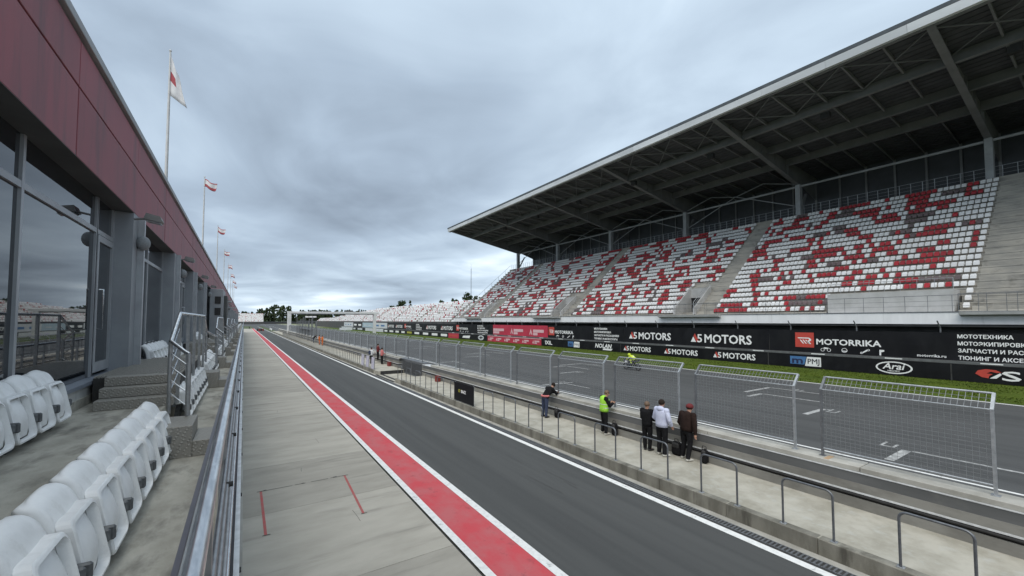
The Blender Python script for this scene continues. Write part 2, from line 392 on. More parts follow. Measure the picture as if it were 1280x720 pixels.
# ------------------------------------------------------------------ mesh helpers
class MB:
    def __init__(self):
        self.v, self.f, self.mi, self.sm = [], [], [], []

    def _add(self, vs, fs, mi=0, smooth=False):
        o = len(self.v)
        self.v.extend([tuple(p) for p in vs])
        for f in fs:
            self.f.append(tuple(i + o for i in f))
            self.mi.append(mi)
            self.sm.append(smooth)

    def box(self, x0, x1, y0, y1, z0, z1, mi=0):
        v = [(x0, y0, z0), (x1, y0, z0), (x1, y1, z0), (x0, y1, z0), (x0, y0, z1), (x1, y0, z1), (x1, y1, z1), (x0, y1, z1)]
        f = [(0, 3, 2, 1), (4, 5, 6, 7), (0, 1, 5, 4), (1, 2, 6, 5), (2, 3, 7, 6), (3, 0, 4, 7)]
        self._add(v, f, mi)
        return self

    def bbox(self, x0, x1, y0, y1, z0, z1, b=0.01, mi=0):
        """box with chamfered edges"""
        bm = bmesh.new()
        bmesh.ops.create_cube(bm, size=1)
        for v in bm.verts:
            v.co = Vector(((x0 + x1) / 2 + v.co.x * (x1 - x0), (y0 + y1) / 2 + v.co.y * (y1 - y0), (z0 + z1) / 2 + v.co.z * (z1 - z0)))
        bmesh.ops.bevel(bm, geom=list(bm.edges), offset=b, segments=1, affect="EDGES", profile=0.5)
        bm.verts.index_update()
        self._add([v.co.copy() for v in bm.verts], [[v.index for v in f.verts] for f in bm.faces], mi)
        bm.free()
        return self

    def quad(self, a, b, c, d, mi=0):
        self._add([a, b, c, d], [(0, 1, 2, 3)], mi)
        return self

    def tube(self, pts, r, n=8, mi=0, caps=True, radii=None):
        pts = [Vector(p) for p in pts]
        rings = []
        up = None
        for i, p in enumerate(pts):
            if i == 0:
                t = pts[1] - p
            elif i == len(pts) - 1:
                t = p - pts[i - 1]
            else:
                t = (pts[i + 1] - p).normalized() + (p - pts[i - 1]).normalized()
            t.normalize()
            if up is None:
                up = Vector((0, 0, 1)) if abs(t.z) < 0.9 else Vector((1, 0, 0))
            a = t.cross(up)
            if a.length < 1e-5:
                a = t.cross(Vector((0, 1, 0)))
            a.normalize()
            b = a.cross(t)
            b.normalize()
            up = b
            rr = radii[i] if radii else r
            rings.append([p + (a * math.cos(2 * PI * k / n) + b * math.sin(2 * PI * k / n)) * rr for k in range(n)])
        vs = [q for ring in rings for q in ring]
        fs = []
        for i in range(len(rings) - 1):
            for k in range(n):
                k2 = (k + 1) % n
                fs.append((i * n + k, i * n + k2, (i + 1) * n + k2, (i + 1) * n + k))
        self._add(vs, fs, mi, n > 5)
        if caps:
            self._add(rings[0], [tuple(range(n))], mi)
            self._add(rings[-1], [tuple(reversed(range(n)))], mi)
        return self

    def bar(self, a, b, w, h, mi=0, up=(0, 0, 1)):
        """rectangular bar from a to b: w across, h along up"""
        a, b, up = Vector(a), Vector(b), Vector(up)
        t = (b - a).normalized()
        s = t.cross(up)
        if s.length < 1e-5:
            s = t.cross(Vector((1, 0, 0)))
        s.normalize()
        u = s.cross(t).normalized()
        vs = []
        for p in (a, b):
            for sx, sz in ((-1, -1), (1, -1), (1, 1), (-1, 1)):
                vs.append(p + s * (sx * w / 2) + u * (sz * h / 2))
        self._add(vs, [(3, 2, 1, 0), (4, 5, 6, 7), (0, 1, 5, 4), (1, 2, 6, 5), (2, 3, 7, 6), (3, 0, 4, 7)], mi)
        return self

    def prism(self, poly, axis, a, b, mi=0):
        """extrude a 2D polygon along an axis ('x','y','z')"""
        def mk(p, t):
            if axis == "y":
                return (p[0], t, p[1])
            if axis == "x":
                return (t, p[0], p[1])
            return (p[0], p[1], t)
        n = len(poly)
        vs = [mk(p, a) for p in poly] + [mk(p, b) for p in poly]
        fs = [tuple(range(n)), tuple(reversed(range(n, 2 * n)))]
        for i in range(n):
            j = (i + 1) % n
            fs.append((i, i + n, j + n, j))
        self._add(vs, fs, mi)
        return self

    def sphere(self, c, r, seg=12, rings=8, sc=(1, 1, 1), mi=0):
        vs, fs = [], []
        for i in range(rings + 1):
            th = PI * i / rings
            for k in range(seg):
                ph = 2 * PI * k / seg
                vs.append((c[0] + r * sc[0] * math.sin(th) * math.cos(ph), c[1] + r * sc[1] * math.sin(th) * math.sin(ph), c[2] + r * sc[2] * math.cos(th)))
        for i in range(rings):
            for k in range(seg):
                k2 = (k + 1) % seg
                fs.append((i * seg + k, i * seg + k2, (i + 1) * seg + k2, (i + 1) * seg + k))
        self._add(vs, fs, mi, True)
        return self

    def mesh(self, name, mats):
        me = bpy.data.meshes.new(name)
        me.from_pydata(self.v, [], self.f)
        for m in (mats if isinstance(mats, (list, tuple)) else [mats]):
            me.materials.append(M[m] if isinstance(m, str) else m)
        me.polygons.foreach_set("material_index", self.mi)
        me.polygons.foreach_set("use_smooth", self.sm)
        bm = bmesh.new()
        bm.from_mesh(me)
        bmesh.ops.recalc_face_normals(bm, faces=bm.faces)
        bm.to_mesh(me)
        bm.free()
        me.update()
        return me


def link(name, me, parent=None, loc=None):
    o = bpy.data.objects.new(name, me)
    COL.objects.link(o)
    if parent is not None:
        o.parent = parent
    if loc is not None:
        o.location = loc
    return o


def part(name, mb, mats, parent=None, loc=None):
    return link(name, mb.mesh(name, mats), parent, loc)


def thing(name, label, cat, loc=(0, 0, 0), rz=0.0, group=None):
    o = bpy.data.objects.new(name, None)
    o.empty_display_size = 0.2
    COL.objects.link(o)
    o.location = loc
    o.rotation_euler = (0, 0, rz)
    return tag(o, label, cat, group)


def tag(o, label, cat, group=None):
    o["label"] = label
    o["category"] = cat
    if group:
        o["group"] = group
    return o


def struct(name, mb, mats, parent=None):
    o = part(name, mb, mats, parent)
    if parent is None:
        o["kind"] = "structure"
    return o


def dup(root, loc, rz=None, label=None, group=None):
    r = root.copy()
    COL.objects.link(r)
    r.location = loc
    if rz is not None:
        r.rotation_euler = (0, 0, rz)
    if label:
        r["label"] = label
    if group:
        r["group"] = group
    for ch in list(root.children):
        c = ch.copy()
        COL.objects.link(c)
        c.parent = r
        for g in list(ch.children):
            d = g.copy()
            COL.objects.link(d)
            d.parent = c
    return r


ORD = ["nearest", "second", "third", "fourth", "fifth", "sixth", "seventh", "eighth", "ninth", "tenth", "eleventh", "twelfth", "thirteenth",
       "fourteenth", "fifteenth", "sixteenth", "seventeenth", "eighteenth", "nineteenth", "twentieth"]
TENS = ["", "", "twenty", "thirty", "forty", "fifty", "sixty", "seventy", "eighty", "ninety"]


def ordinal(i):
    if i < 20:
        return ORD[i] if i else "first"
    t, u = divmod(i + 1, 10)
    units = ["ieth", "-first", "-second", "-third", "-fourth", "-fifth", "-sixth", "-seventh", "-eighth", "-ninth"]
    base = TENS[t]
    return (base[:-1] + "ieth") if u == 0 else base + units[u]


# flat print facing -x (seen from the track): text runs towards -y
def lettering(body, size, x, y, z, m, parent, name="lettering", bold=0.0, sx=1.0, shear=0.0, width=None, align="LEFT", extr=0.004, face="-x"):
    cu = bpy.data.curves.new("lettering", "FONT")
    cu.body = body
    cu.size = size
    cu.extrude = extr
    cu.shear = shear
    cu.align_x = align
    cu.resolution_u = 1 if size < 0.5 else 2
    tmp = bpy.data.objects.new("lettering_tmp", cu)
    COL.objects.link(tmp)
    bpy.context.view_layer.update()
    dg = bpy.context.evaluated_depsgraph_get()
    me = bpy.data.meshes.new_from_object(tmp.evaluated_get(dg))
    bpy.data.objects.remove(tmp)
    bpy.data.curves.remove(cu)
    xs = [v.co.x for v in me.vertices]
    w0 = max(xs) - min(xs)
    mnx = min(xs)
    k = sx if width is None else width / w0
    for v in me.vertices:
        u = v.co.x * k if align != "LEFT" else (v.co.x - mnx) * k
        t, d = v.co.y, v.co.z
        v.co = (-d, -u, t)
    if bold > 0:                 # heavier strokes: the same outlines laid again round the stroke, each a hair further out
        bs = bold * 1.05
        nv0 = len(me.vertices)
        co = [v.co.copy() for v in me.vertices]
        pol = [tuple(p.vertices) for p in me.polygons]
        vs, fs = [], []
        for q, (du, dv) in enumerate(((-1, 0), (1, 0), (0, -1), (0, 1), (-0.7, 0.7), (0.7, -0.7), (0.7, 0.7), (-0.7, -0.7))):
            o = len(vs)
            vs += [(c.x - 0.0012 * q, c.y + du * bs, c.z + dv * bs) for c in co]
            fs += [tuple(i + o for i in p) for p in pol]
        bpy.data.meshes.remove(me)
        me = bpy.data.meshes.new(name)
        me.from_pydata(vs, [], fs)
    me.materials.clear()
    me.materials.append(M[m])
    me.update()
    return link(name, me, parent, (x, y, z))


# ================================================================== THE GROUND
XR = 38.2      # far edge of the track
struct("ground", MB().quad((-2500, -600, -0.06), (2500, -600, -0.06), (2500, 4200, -0.06), (-2500, 4200, -0.06)), "field")
struct("race_track", MB().quad((13.2, -60, 0.0), (38.6, -60, 0.0), (38.6, 700, 0.0), (13.2, 700, 0.0)), "track")
struct("track_bend", MB().quad((-60, 700.05, -0.004), (200, 700.05, -0.004), (320, 1000, -0.004), (-160, 1000, -0.004)), "track")
struct("pit_lane", MB().quad((5.45, -40, 0.0), (10.4, -40, 0.0), (10.4, 420, 0.0), (5.45, 420, 0.0)), "asphalt")
struct("pit_exit_road", MB().quad((-30, 420.05, -0.004), (13.2, 420.05, -0.004), (13.2, 700, -0.004), (-30, 700, -0.004)), "asphalt")
struct("grass_verge", MB().quad((38.7, -60, -0.02), (49.75, -60, -0.02), (49.75, 330, -0.02), (38.7, 330, -0.02)), "grass")
struct("gravel_trap", MB().quad((38.7, 330.05, -0.02), (160, 330.05, -0.02), (260, 690, -0.02), (38.7, 690, -0.02)), "runoff")

rg = random.Random(12)
tb = MB()
for k in range(26000):
    yy = -8 + 110 * rg.random() ** 1.6
    xx = 38.75 + 11.0 * rg.random()
    if mnoise.noise(Vector((xx * 0.5, yy * 0.35, 1.0))) < -0.12:
        continue
    h = rg.uniform(0.02, 0.07)
    a = rg.uniform(0, PI)
    dx, dy = 0.05 * math.cos(a), 0.05 * math.sin(a)
    tb._add([(xx - dx, yy - dy, -0.02), (xx + dx, yy + dy, -0.02), (xx + rg.uniform(-0.05, 0.05), yy + rg.uniform(-0.05, 0.05), h)], [(0, 1, 2)], 0 if rg.random() < 0.86 else 1)
tuft = part("grass", tb, ["grass", "grass_dry"])
tuft["kind"] = "stuff"
tuft["label"] = "short green grass of the verge under the trackside boards"
# painted lines
mk = MB()
mk.quad((38.15, -60, 0.005), (38.4, -60, 0.005), (38.4, 640, 0.005), (38.15, 640, 0.005))
mk.quad((18.75, -60, 0.005), (18.9, -60, 0.005), (18.9, 640, 0.005), (18.75, 640, 0.005))
struct("track_edge_line", mk, "white_line")
mk = MB()
mk.quad((9.64, -40, 0.005), (9.85, -40, 0.005), (9.85, 400, 0.005), (9.64, 400, 0.005))
struct("pit_lane_line", mk, "white_line")
struct("red_strip", MB().quad((4.27, -40, 0.001), (5.25, -40, 0.001), (5.25, 300, 0.001), (4.27, 300, 0.001)), "red_strip")
struct("red_strip_line", MB().quad((4.09, -40, 0.004), (4.27, -40, 0.004), (4.27, 300, 0.004), (4.09, 300, 0.004))
       .quad((5.25, -40, 0.004), (5.45, -40, 0.004), (5.45, 300, 0.004), (5.25, 300, 0.004)), "white_line")
struct("strip_groove", MB().quad((4.03, -40, -0.03), (4.09, -40, -0.03), (4.09, 300, -0.03), (4.03, 300, -0.03)), "groove")

# grid boxes on the track: bar across, line back along the lane, number behind
def grid_slot(mb, xl, xr, y, ln=2.6, num="12"):
    mb.quad((xl, y - 0.14, 0.006), (xr, y - 0.14, 0.006), (xr, y + 0.14, 0.006), (xl, y + 0.14, 0.006))
    mb.quad((xr - 0.09, y - ln, 0.0062), (xr + 0.09, y - ln, 0.0062), (xr + 0.09, y - 0.15, 0.0062), (xr - 0.09, y - 0.15, 0.0062))


mk = MB()
for k in range(9):
    y0 = 5.2 + 20.4 * k
    grid_slot(mk, 19.5, 21.5, y0, 3.0)
    grid_slot(mk, 28.0, 29.8, y0 + 9.3, 3.6)
    grid_slot(mk, 29.6, 33.0, y0 + 10.3, 3.4)
    grid_slot(mk, 25.2, 27.6, y0 + 25.3 - 20.4, 0.4)
    for (xa, ya, s) in ((21.55, y0 + 0.75, 0.8), (26.9, y0 + 4.5, 1.0), (33.2, y0 + 8.7, 0.8)):
        # a hollow number box: three strokes and a hook
        mk.quad((xa, ya, 0.0064), (xa + s, ya, 0.0064), (xa + s, ya + 0.09, 0.0064), (xa, ya + 0.09, 0.0064))
        mk.quad((xa, ya - 0.38, 0.0064), (xa + s * 0.8, ya - 0.38, 0.0064), (xa + s * 0.8, ya - 0.29, 0.0064), (xa, ya - 0.29, 0.0064))
        mk.quad((xa, ya - 0.285, 0.0064), (xa + 0.1, ya - 0.285, 0.0064), (xa + 0.1, ya - 0.005, 0.0064), (xa, ya - 0.005, 0.0064))
    mk.quad((21.55, y0 + 20.3, 0.0064), (22.4, y0 + 20.1, 0.0064), (22.4, y0 + 20.3, 0.0064), (21.55, y0 + 20.5, 0.0064))
struct("grid_marking", mk, "grid_paint")

# apron: cast slabs with open joints
apron = struct("apron", MB().quad((0.03, -40, -0.03), (4.03, -40, -0.03), (4.03, 300, -0.03), (0.03, 300, -0.03)), "groove")
slab_me = None
ys = [-11.4]
while ys[-1] < 296:
    ys.append(ys[-1] + 4.0)
for i in range(len(ys) - 1):
    mb = MB().box(0.03, 4.03, 0.007, 3.993, -0.025, 0.0)
    if slab_me is None:
        slab_me = mb.mesh("concrete_slab", "apron")
    link("concrete_slab", slab_me, apron, (0, ys[i], random.uniform(-0.002, 0.0)))
mk = MB()
mk.quad((0.515, 11.37, 0.004), (0.575, 11.37, 0.004), (0.565, 14.3, 0.004), (0.505, 14.3, 0.004))
mk.quad((2.69, 11.26, 0.004), (2.75, 11.26, 0.004), (2.87, 14.28, 0.004), (2.81, 14.28, 0.004))
struct("pit_box_marking", mk, "red_mark")
mk = MB()
for (x0_, x1_) in ((0.56, 1.35), (1.42, 1.72), (1.86, 2.35), (2.42, 2.84)):
    mk.quad((x0_, 14.285, 0.0045), (x1_, 14.28, 0.0045), (x1_, 14.302, 0.0045), (x0_, 14.307, 0.0045))
for (x, y, w, h) in ((0.43, 14.28, 0.2, 0.035), (2.76, 14.27, 0.2, 0.035), (0.47, 11.34, 0.18, 0.03), (2.65, 11.23, 0.17, 0.03), (1.6, 14.27, 0.09, 0.06), (2.5, 14.28, 0.12, 0.07), (0.6, 14.29, 0.08, 0.06)):
    mk.quad((x, y, 0.005), (x + w, y, 0.005), (x + w * 0.9, y + h, 0.005), (x + w * 0.1, y + h, 0.005))
struct("pit_box_edge", mk, "groove")
rm = random.Random(3)
mk = MB()
for k in range(18):
    x = rm.uniform(0.4, 3.6)
    y = rm.uniform(7.5, 60)
    ln = rm.uniform(0.2, 0.9)
    w = rm.uniform(0.008, 0.018)
    c = rm.uniform(-0.25, 0.25)
    p = [(x + c * t * t * ln * 0.5, y + ln * t) for t in (0, 0.33, 0.66, 1)]
    for i in range(3):
        (xa, ya), (xb, yb) = p[i], p[i + 1]
        mk.quad((xa, ya, 0.0041), (xa + w, ya, 0.0041), (xb + w, yb, 0.0041), (xb, yb, 0.0041))
struct("tyre_mark", mk, "rubber")
mk = MB()
for k in range(14):
    x = rm.uniform(5.7, 9.4)
    y = 9 + 60 * rm.random() ** 1.3
    ln = rm.uniform(0.5, 2.5)
    w = rm.uniform(0.012, 0.035)
    c = rm.uniform(-0.06, 0.06)
    mk.quad((x, y, 0.0052), (x + w, y, 0.0052), (x + w + c * ln, y + ln, 0.0052), (x + c * ln, y + ln, 0.0052))
struct("scuff_mark", mk, "scuff")

# ================================================================== PIT PLATFORM
OPEN0, OPEN1 = 33.4, 38.6
PEND = 210.0
plat = MB()
plat.box(10.42, 12.86, -30, OPEN0, 0.0, 0.345)
plat.box(10.42, 12.86, OPEN1, PEND, 0.0, 0.345)
plat.box(10.40, 12.86, OPEN0 + 0.002, OPEN1 - 0.002, 0.0, 0.02)
platform = struct("platform", plat, "platform")
struct("drain_edge", MB().box(10.17, 10.385, -30, PEND, -0.02, 0.012), "coping")
drain = thing("drain_channel", "long black slotted drain grating along the foot of the pit kerb", "drain")
part("channel", MB().quad((9.87, -30, 0.003), (10.17, -30, 0.003), (10.17, PEND, 0.003), (9.87, PEND, 0.003)), "groove", drain)
gb = MB()
y = 1.0
while y < 34:
    gb.box(9.94, 10.13, y, y + 0.035, 0.004, 0.02)
    y += 0.085
gb.box(9.915, 9.94, -10, 60, 0.004, 0.022)
gb.box(10.13, 10.155, -10, 60, 0.004, 0.022)
g = part("grating", gb, "galv_dark", drain)
g["kind"] = "stuff"

kb_me = MB().bbox(10.39, 10.62, 0.006, 1.994, 0.0, 0.352, 0.012).mesh("kerb_block", "kerb")
y = -6.0
while y < PEND - 2:
    if y + 2 <= OPEN0 + 0.5 or y >= OPEN1 - 0.5:
        link("kerb_block", kb_me, platform, (0, y, random.uniform(-0.004, 0.004)))
    y += 2.0
# dark ramps either side of the gap in the platform
rp = MB()
rp.prism([(10.45, 0.02), (12.8, 0.02), (12.8, 0.34), (10.45, 0.34)], "y", OPEN1 - 0.02, OPEN1 + 0.0)
struct("opening_face", MB().box(10.66, 12.8, OPEN1 - 0.03, OPEN1 - 0.006, 0.02, 0.33), "rail_black")
struct("crossing_edge", MB().box(10.22, 10.38, OPEN0, OPEN1, 0.0, 0.06).box(10.7, 10.85, OPEN0, OPEN1, 0.02, 0.07), "rail_black")

# ================================================================== PIT WALL
pw = thing("pit_wall", "long low concrete pit wall with black cable channel, between platform and track", "wall")
for (a, b) in ((-30, OPEN0 + 0.4), (OPEN1 + 1.6, PEND)):
    part("wall_base", MB().box(12.84, 13.5, a, b, -0.1, 0.60), "wall_grey", pw)
    part("cable_channel", MB().box(12.90, 13.5, a, b, 0.60, 0.70), "rail_black", pw)
    part("rail_pipe", MB().tube([(12.86, a, 0.675), (12.86, b, 0.675)], 0.035, 8), "rail_black", pw)
    part("edge_strip", MB().box(12.835, 13.5, a, b, 0.725, 0.765), "white_trim", pw)
    part("lower_band", MB().box(12.85, 13.5, a, b, 0.765, 0.97), "wall_grey", pw)
    part("upper_band", MB().box(12.86, 13.5, a, b, 0.97, 1.215), "wall_dark", pw)
    part("edge_strip", MB().box(12.845, 13.5, a, b, 1.215, 1.24), "white_trim", pw)
cp_me = MB().bbox(12.87, 13.50, 0.008, 3.992, 1.24, 1.365, 0.012).mesh("coping_block", "coping")
y = -8.0
while y < PEND - 4:
    if y + 4 <= OPEN0 + 1.2 or y >= OPEN1 + 1.2:
        link("coping_block", cp_me, pw, (0, y, random.uniform(-0.004, 0.004)))
    y += 4.0
part("tan_patch", MB().box(12.9, 13.3, 4.66, 4.78, 1.366, 1.372), "tan_patch", pw)

# gate in the pit wall
gt = thing("wire_gate", "dark wire mesh gate across the gap in the pit wall", "gate", (12.9, OPEN0 + 0.5, 0))
part("gate_frame", MB().tube([(0, 0, 0.05), (0, 0, 1.33), (0, 5.4, 1.33), (0, 5.4, 0.05), (0, 0, 0.05)], 0.03, 6).tube([(0, 2.7, 0.05), (0, 2.7, 1.33)], 0.03, 6).box(0.05, 0.55, -0.1, 6.3, 1.28, 1.36), "galv_dark", gt)
gm = MB()
for i in range(45):
    yy = 0.06 + i * 0.12
    gm.bar((0, yy, 0.05), (0, yy, 1.32), 0.012, 0.012)
for i in range(11):
    gm.bar((0, 0, 0.1 + i * 0.12), (0, 5.4, 0.1 + i * 0.12), 0.012, 0.012)
part("gate_mesh", gm, "galv_dark", gt)
gate_sheet = part("gate_sheet", MB().box(0.02, 0.03, 0.1, 5.3, 0.15, 1.15), "cladding", gt)

# ================================================================== FENCE PANELS
def make_fence():
    t = thing("fence_panel", "x", "fence panel", (13.2, 0, 1.36))
    W = 3.06
    for yy in (0, W):
        p = MB()
        p.bar((0, yy, 0), (0, yy, 1.78), 0.055, 0.055, up=(1, 0, 0))
        p.bar((0, yy, 1.76), (0.30, yy, 2.08), 0.055, 0.055, up=(0, 1, 0))
        p.box(-0.09, 0.09, yy - 0.07, yy + 0.07, 0.0, 0.012)
        part("post", p, "galv_dark" if yy else "galv", t)
    part("top_rail", MB().tube([(0.30, 0, 2.08), (0.30, W, 2.08)], 0.026, 6), "galv", t)
    part("bend_rail", MB().tube([(0, 0, 1.77), (0, W, 1.77)], 0.016, 6), "galv", t)
    part("foot_rail", MB().tube([(0, 0, 0.20), (0, W, 0.20)], 0.024, 6), "galv", t)
    w = MB()
    n = 30
    for i in range(1, n):
        yy = W * i / n
        w.bar((0, yy, 0.2), (0, yy, 1.77), 0.0045, 0.0045, up=(1, 0, 0))
        w.bar((0, yy, 1.77), (0.30, yy, 2.08), 0.007, 0.007, up=(0, 1, 0))
    for i in range(1, 17):
        z = 0.2 + 1.57 * i / 17
        w.bar((0, 0, z), (0, W, z), 0.0055, 0.0055)
    for i in range(1, 3):
        s = i / 3
        w.bar((0.30 * s, 0, 1.77 + 0.31 * s), (0.30 * s, W, 1.77 + 0.31 * s), 0.009, 0.009)
    part("wire_mesh", w, "wire", t)
    return t


fence0 = make_fence()
k = 0
y = 1.83 - 3.72
first = True
GF = "mesh fence panels standing on the pit wall"
while y < 172:
    gap = False
    if not gap:
        if True:
            lab = "bent-top wire fence panel on the pit wall, %s from the photo's right edge" % ordinal(k)
        else:
            lab = "small far wire fence panel on the pit wall towards the start gantry"
        if first:
            o = fence0
            o.location = (13.2, y, 1.36)
            o["label"] = lab
            o["group"] = GF
            first = False
        else:
            dup(fence0, (13.2, y, 1.36), None, lab, GF)
        k += 1
    y += 3.72

# ================================================================== STEEL LOOPS ON THE KERB
def make_loop(W=0.97):
    t = thing("barrier_loop", "x", "barrier", (10.50, 0, 0.35))
    H, r, R = 1.04, 0.024, 0.13
    pts = [(0, 0, 0)]
    for a in range(6):
        th = PI - a * (PI / 2) / 5
        pts.append((0, R + R * math.cos(th), H - R + R * math.sin(th)))
    for a in range(6):
        th = PI / 2 - a * (PI / 2) / 5
        pts.append((0, W - R + R * math.cos(th), H - R + R * math.sin(th)))
    pts.append((0, W, 0))
    part("bent_tube", MB().tube(pts, r, 8), "loop", t)
    for yy in (0, W):
        f = MB().box(-0.06, 0.06, yy - 0.06, yy + 0.06, 0, 0.012)
        for sx in (-0.04, 0.04):
            for sy in (-0.04, 0.04):
                f.box(sx - 0.008, sx + 0.008, yy + sy - 0.008, yy + sy + 0.008, 0.012, 0.03)
        part("foot_plate", f, "galv", t)
    return t


loop0 = make_loop()
GL = "bent steel loops along the pit platform kerb"
first = True
k = 0
y = 3.74 - 2.02 * 2
while y < 150:
    ok = not (y + 1.0 > OPEN0 - 0.2 and y < OPEN1 + 0.2) and not (19.3 < y + 0.5 < 22.4)
    if ok:
        kk = k
        if True:
            lab = "bent steel loop on the pit platform kerb, %s from the photo's right edge" % ordinal(kk)
        else:
            lab = "tiny far steel loop on the pit platform kerb beyond the gap"
        if first:
            loop0.location = (10.50, y, 0.35)
            loop0["label"], loop0["group"] = lab, GL
            first = False
        else:
            dup(loop0, (10.50, y, 0.35), None, lab, GL)
        k += 1
    y += 2.02

# black board hung on the loops
sg = thing("hanging_board", "black board with small yellow and white lettering on the pit platform kerb", "board", (10.46, 19.86, 0.40))
part("board_panel", MB().bbox(-0.02, 0.02, 0, 2.42, 0.0, 1.03, 0.006), "banner_black", sg)
for yy in (0.06, 2.36):
    part("post", MB().bar((0.04, yy, -0.05), (0.04, yy, 1.05), 0.03, 0.03, up=(1, 0, 0)), "galv", sg)
lettering("GP", 0.24, -0.026, 1.85, 0.50, "yellow_print", sg, bold=0.004)
lettering("RACE", 0.24, -0.026, 1.47, 0.50, "print_white", sg, bold=0.004)

# pale cloths over loops beyond the gap
for i in range(3):
    o = part("hanging_cloth", MB().prism([(-0.05, 0.02), (-0.02, 1.05), (0.0, 1.10), (0.03, 1.05), (0.06, 0.55), (0.045, 0.55), (0.015, 1.02), (-0.005, 1.06), (-0.035, 0.02)], "y", 0, 0.95), "lilac_vinyl")
    o.location = (10.50, 40.1 + 2.02 * i + 0.05, 0.36)
    tag(o, "pale lilac cloth draped over a kerb loop, %s beyond the gap in the platform" % ordinal(i), "cloth", "lilac cloths hung on kerb loops")

for i, (x, y) in enumerate(((12.5, 29.6), (12.55, 42.3))):
    t = thing("plastic_crate", ["red box standing against the pit wall between the black board and the gate", "red box by the pit wall beyond the wire gate"][i], "box", (x, y, 0.345), 0.2)
    part("body", MB().bbox(-0.14, 0.14, -0.2, 0.2, 0, 0.40, 0.02), "box_red", t)
    part("lid", MB().bbox(-0.15, 0.15, -0.21, 0.21, 0.40, 0.44, 0.012), "box_red", t)

# ================================================================== ADVERTISING ALONG THE TRACK
guard = thing("guardrail", "dark steel guardrail running behind the grass verge under the black banners", "guardrail")
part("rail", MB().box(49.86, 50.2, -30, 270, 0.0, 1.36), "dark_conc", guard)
part("top_beam", MB().box(49.80, 50.25, -30, 270, 1.42, 1.62), "guardrail", guard)
for k in range(18):
    part("beam_clip", MB().box(49.77, 49.80, 6.2 + 5.9 * k, 7.4 + 5.9 * k, 1.49, 1.58), "parapet", guard)

BX, LX = 50.3, 49.82


def banner(y0, y1, m, label, z0=1.66, z1=3.97, x=BX, name="advertising_banner", cat="banner"):
    """panel from y1 (left in view) to y0"""
    t = thing(name, label, cat, (x, y1, 0))
    n = max(2, int((y1 - y0) / 0.9))
    mb = MB()
    rows = [z0, (z0 + z1) / 2, z1]
    vs = []
    rr = random.Random(int(y1 * 10))
    for i in range(n + 1):
        for j, z in enumerate(rows):
            vs.append((rr.uniform(-0.022, 0.016), -(y1 - y0) * i / n, z))
    fs = []
    for i in range(n):
        for j in range(2):
            a = i * 3 + j
            fs.append((a, a + 1, a + 4, a + 3))
    nb = len(vs)
    vs += [(v[0] + 0.05, v[1], v[2]) for v in vs]
    fs += [tuple(reversed([i + nb for i in f])) for f in fs]
    ring = [i * 3 for i in range(n + 1)] + [n * 3 + 1] + [i * 3 + 2 for i in range(n, -1, -1)] + [1]
    for i in range(len(ring)):
        a, b = ring[i], ring[(i + 1) % len(ring)]
        fs.append((a, b, b + nb, a + nb))
    mb._add(vs, fs)
    part("sheet", mb, m, t)
    return t


def flat(t, name, pts, m, x=-0.03):
    """flat print polygon, pts = (u along the banner to the right, z)"""
    n = len(pts)
    mb = MB()
    mb._add([(x, -u, z) for u, z in pts] + [(x + 0.01, -u, z) for u, z in pts],
            [tuple(range(n)), tuple(reversed(range(n, 2 * n)))] + [(i, i + n, (i + 1) % n + n, (i + 1) % n) for i in range(n)])
    return part(name, mb, m, t)


def a5_logo(t, u, z, h):
    """triangle cut by a red slash, a 5 and the word MOTORS; h = cap height"""
    flat(t, "logo", [(u, z), (u + 0.34 * h, z + 0.66 * h), (u + 0.70 * h, z)], "print_white")
    flat(t, "logo", [(u + 0.38 * h, z + 0.72 * h), (u + 0.56 * h, z + 1.05 * h), (u + 1.16 * h, z), (u + 0.78 * h, z)], "print_red", -0.034)
    lettering("5", 1.38 * h, -0.040, -(u + 0.88 * h), z, "print_white", t, bold=0.02 * h, width=0.62 * h)
    lettering("MOTORS", 1.38 * h, -0.034, -(u + 1.85 * h), z, "print_white", t, bold=0.03 * h, width=5.45 * h)


def ring_print(t, cu, cz, ru, rz, m, w=0.12, x=-0.03):
    n = 28
    mb = MB()
    vs = []
    for i in range(n):
        a = 2 * PI * i / n
        vs.append((x, -(cu + ru * math.cos(a)), cz + rz * math.sin(a)))
        vs.append((x, -(cu + (ru - w) * math.cos(a)), cz + (rz - w * 0.8) * math.sin(a)))
    fs = [(2 * i, (2 * i + 2) % (2 * n), (2 * i + 3) % (2 * n), 2 * i + 1) for i in range(n)]
    mb._add(vs, fs)
    return part("ring", mb, m, t)


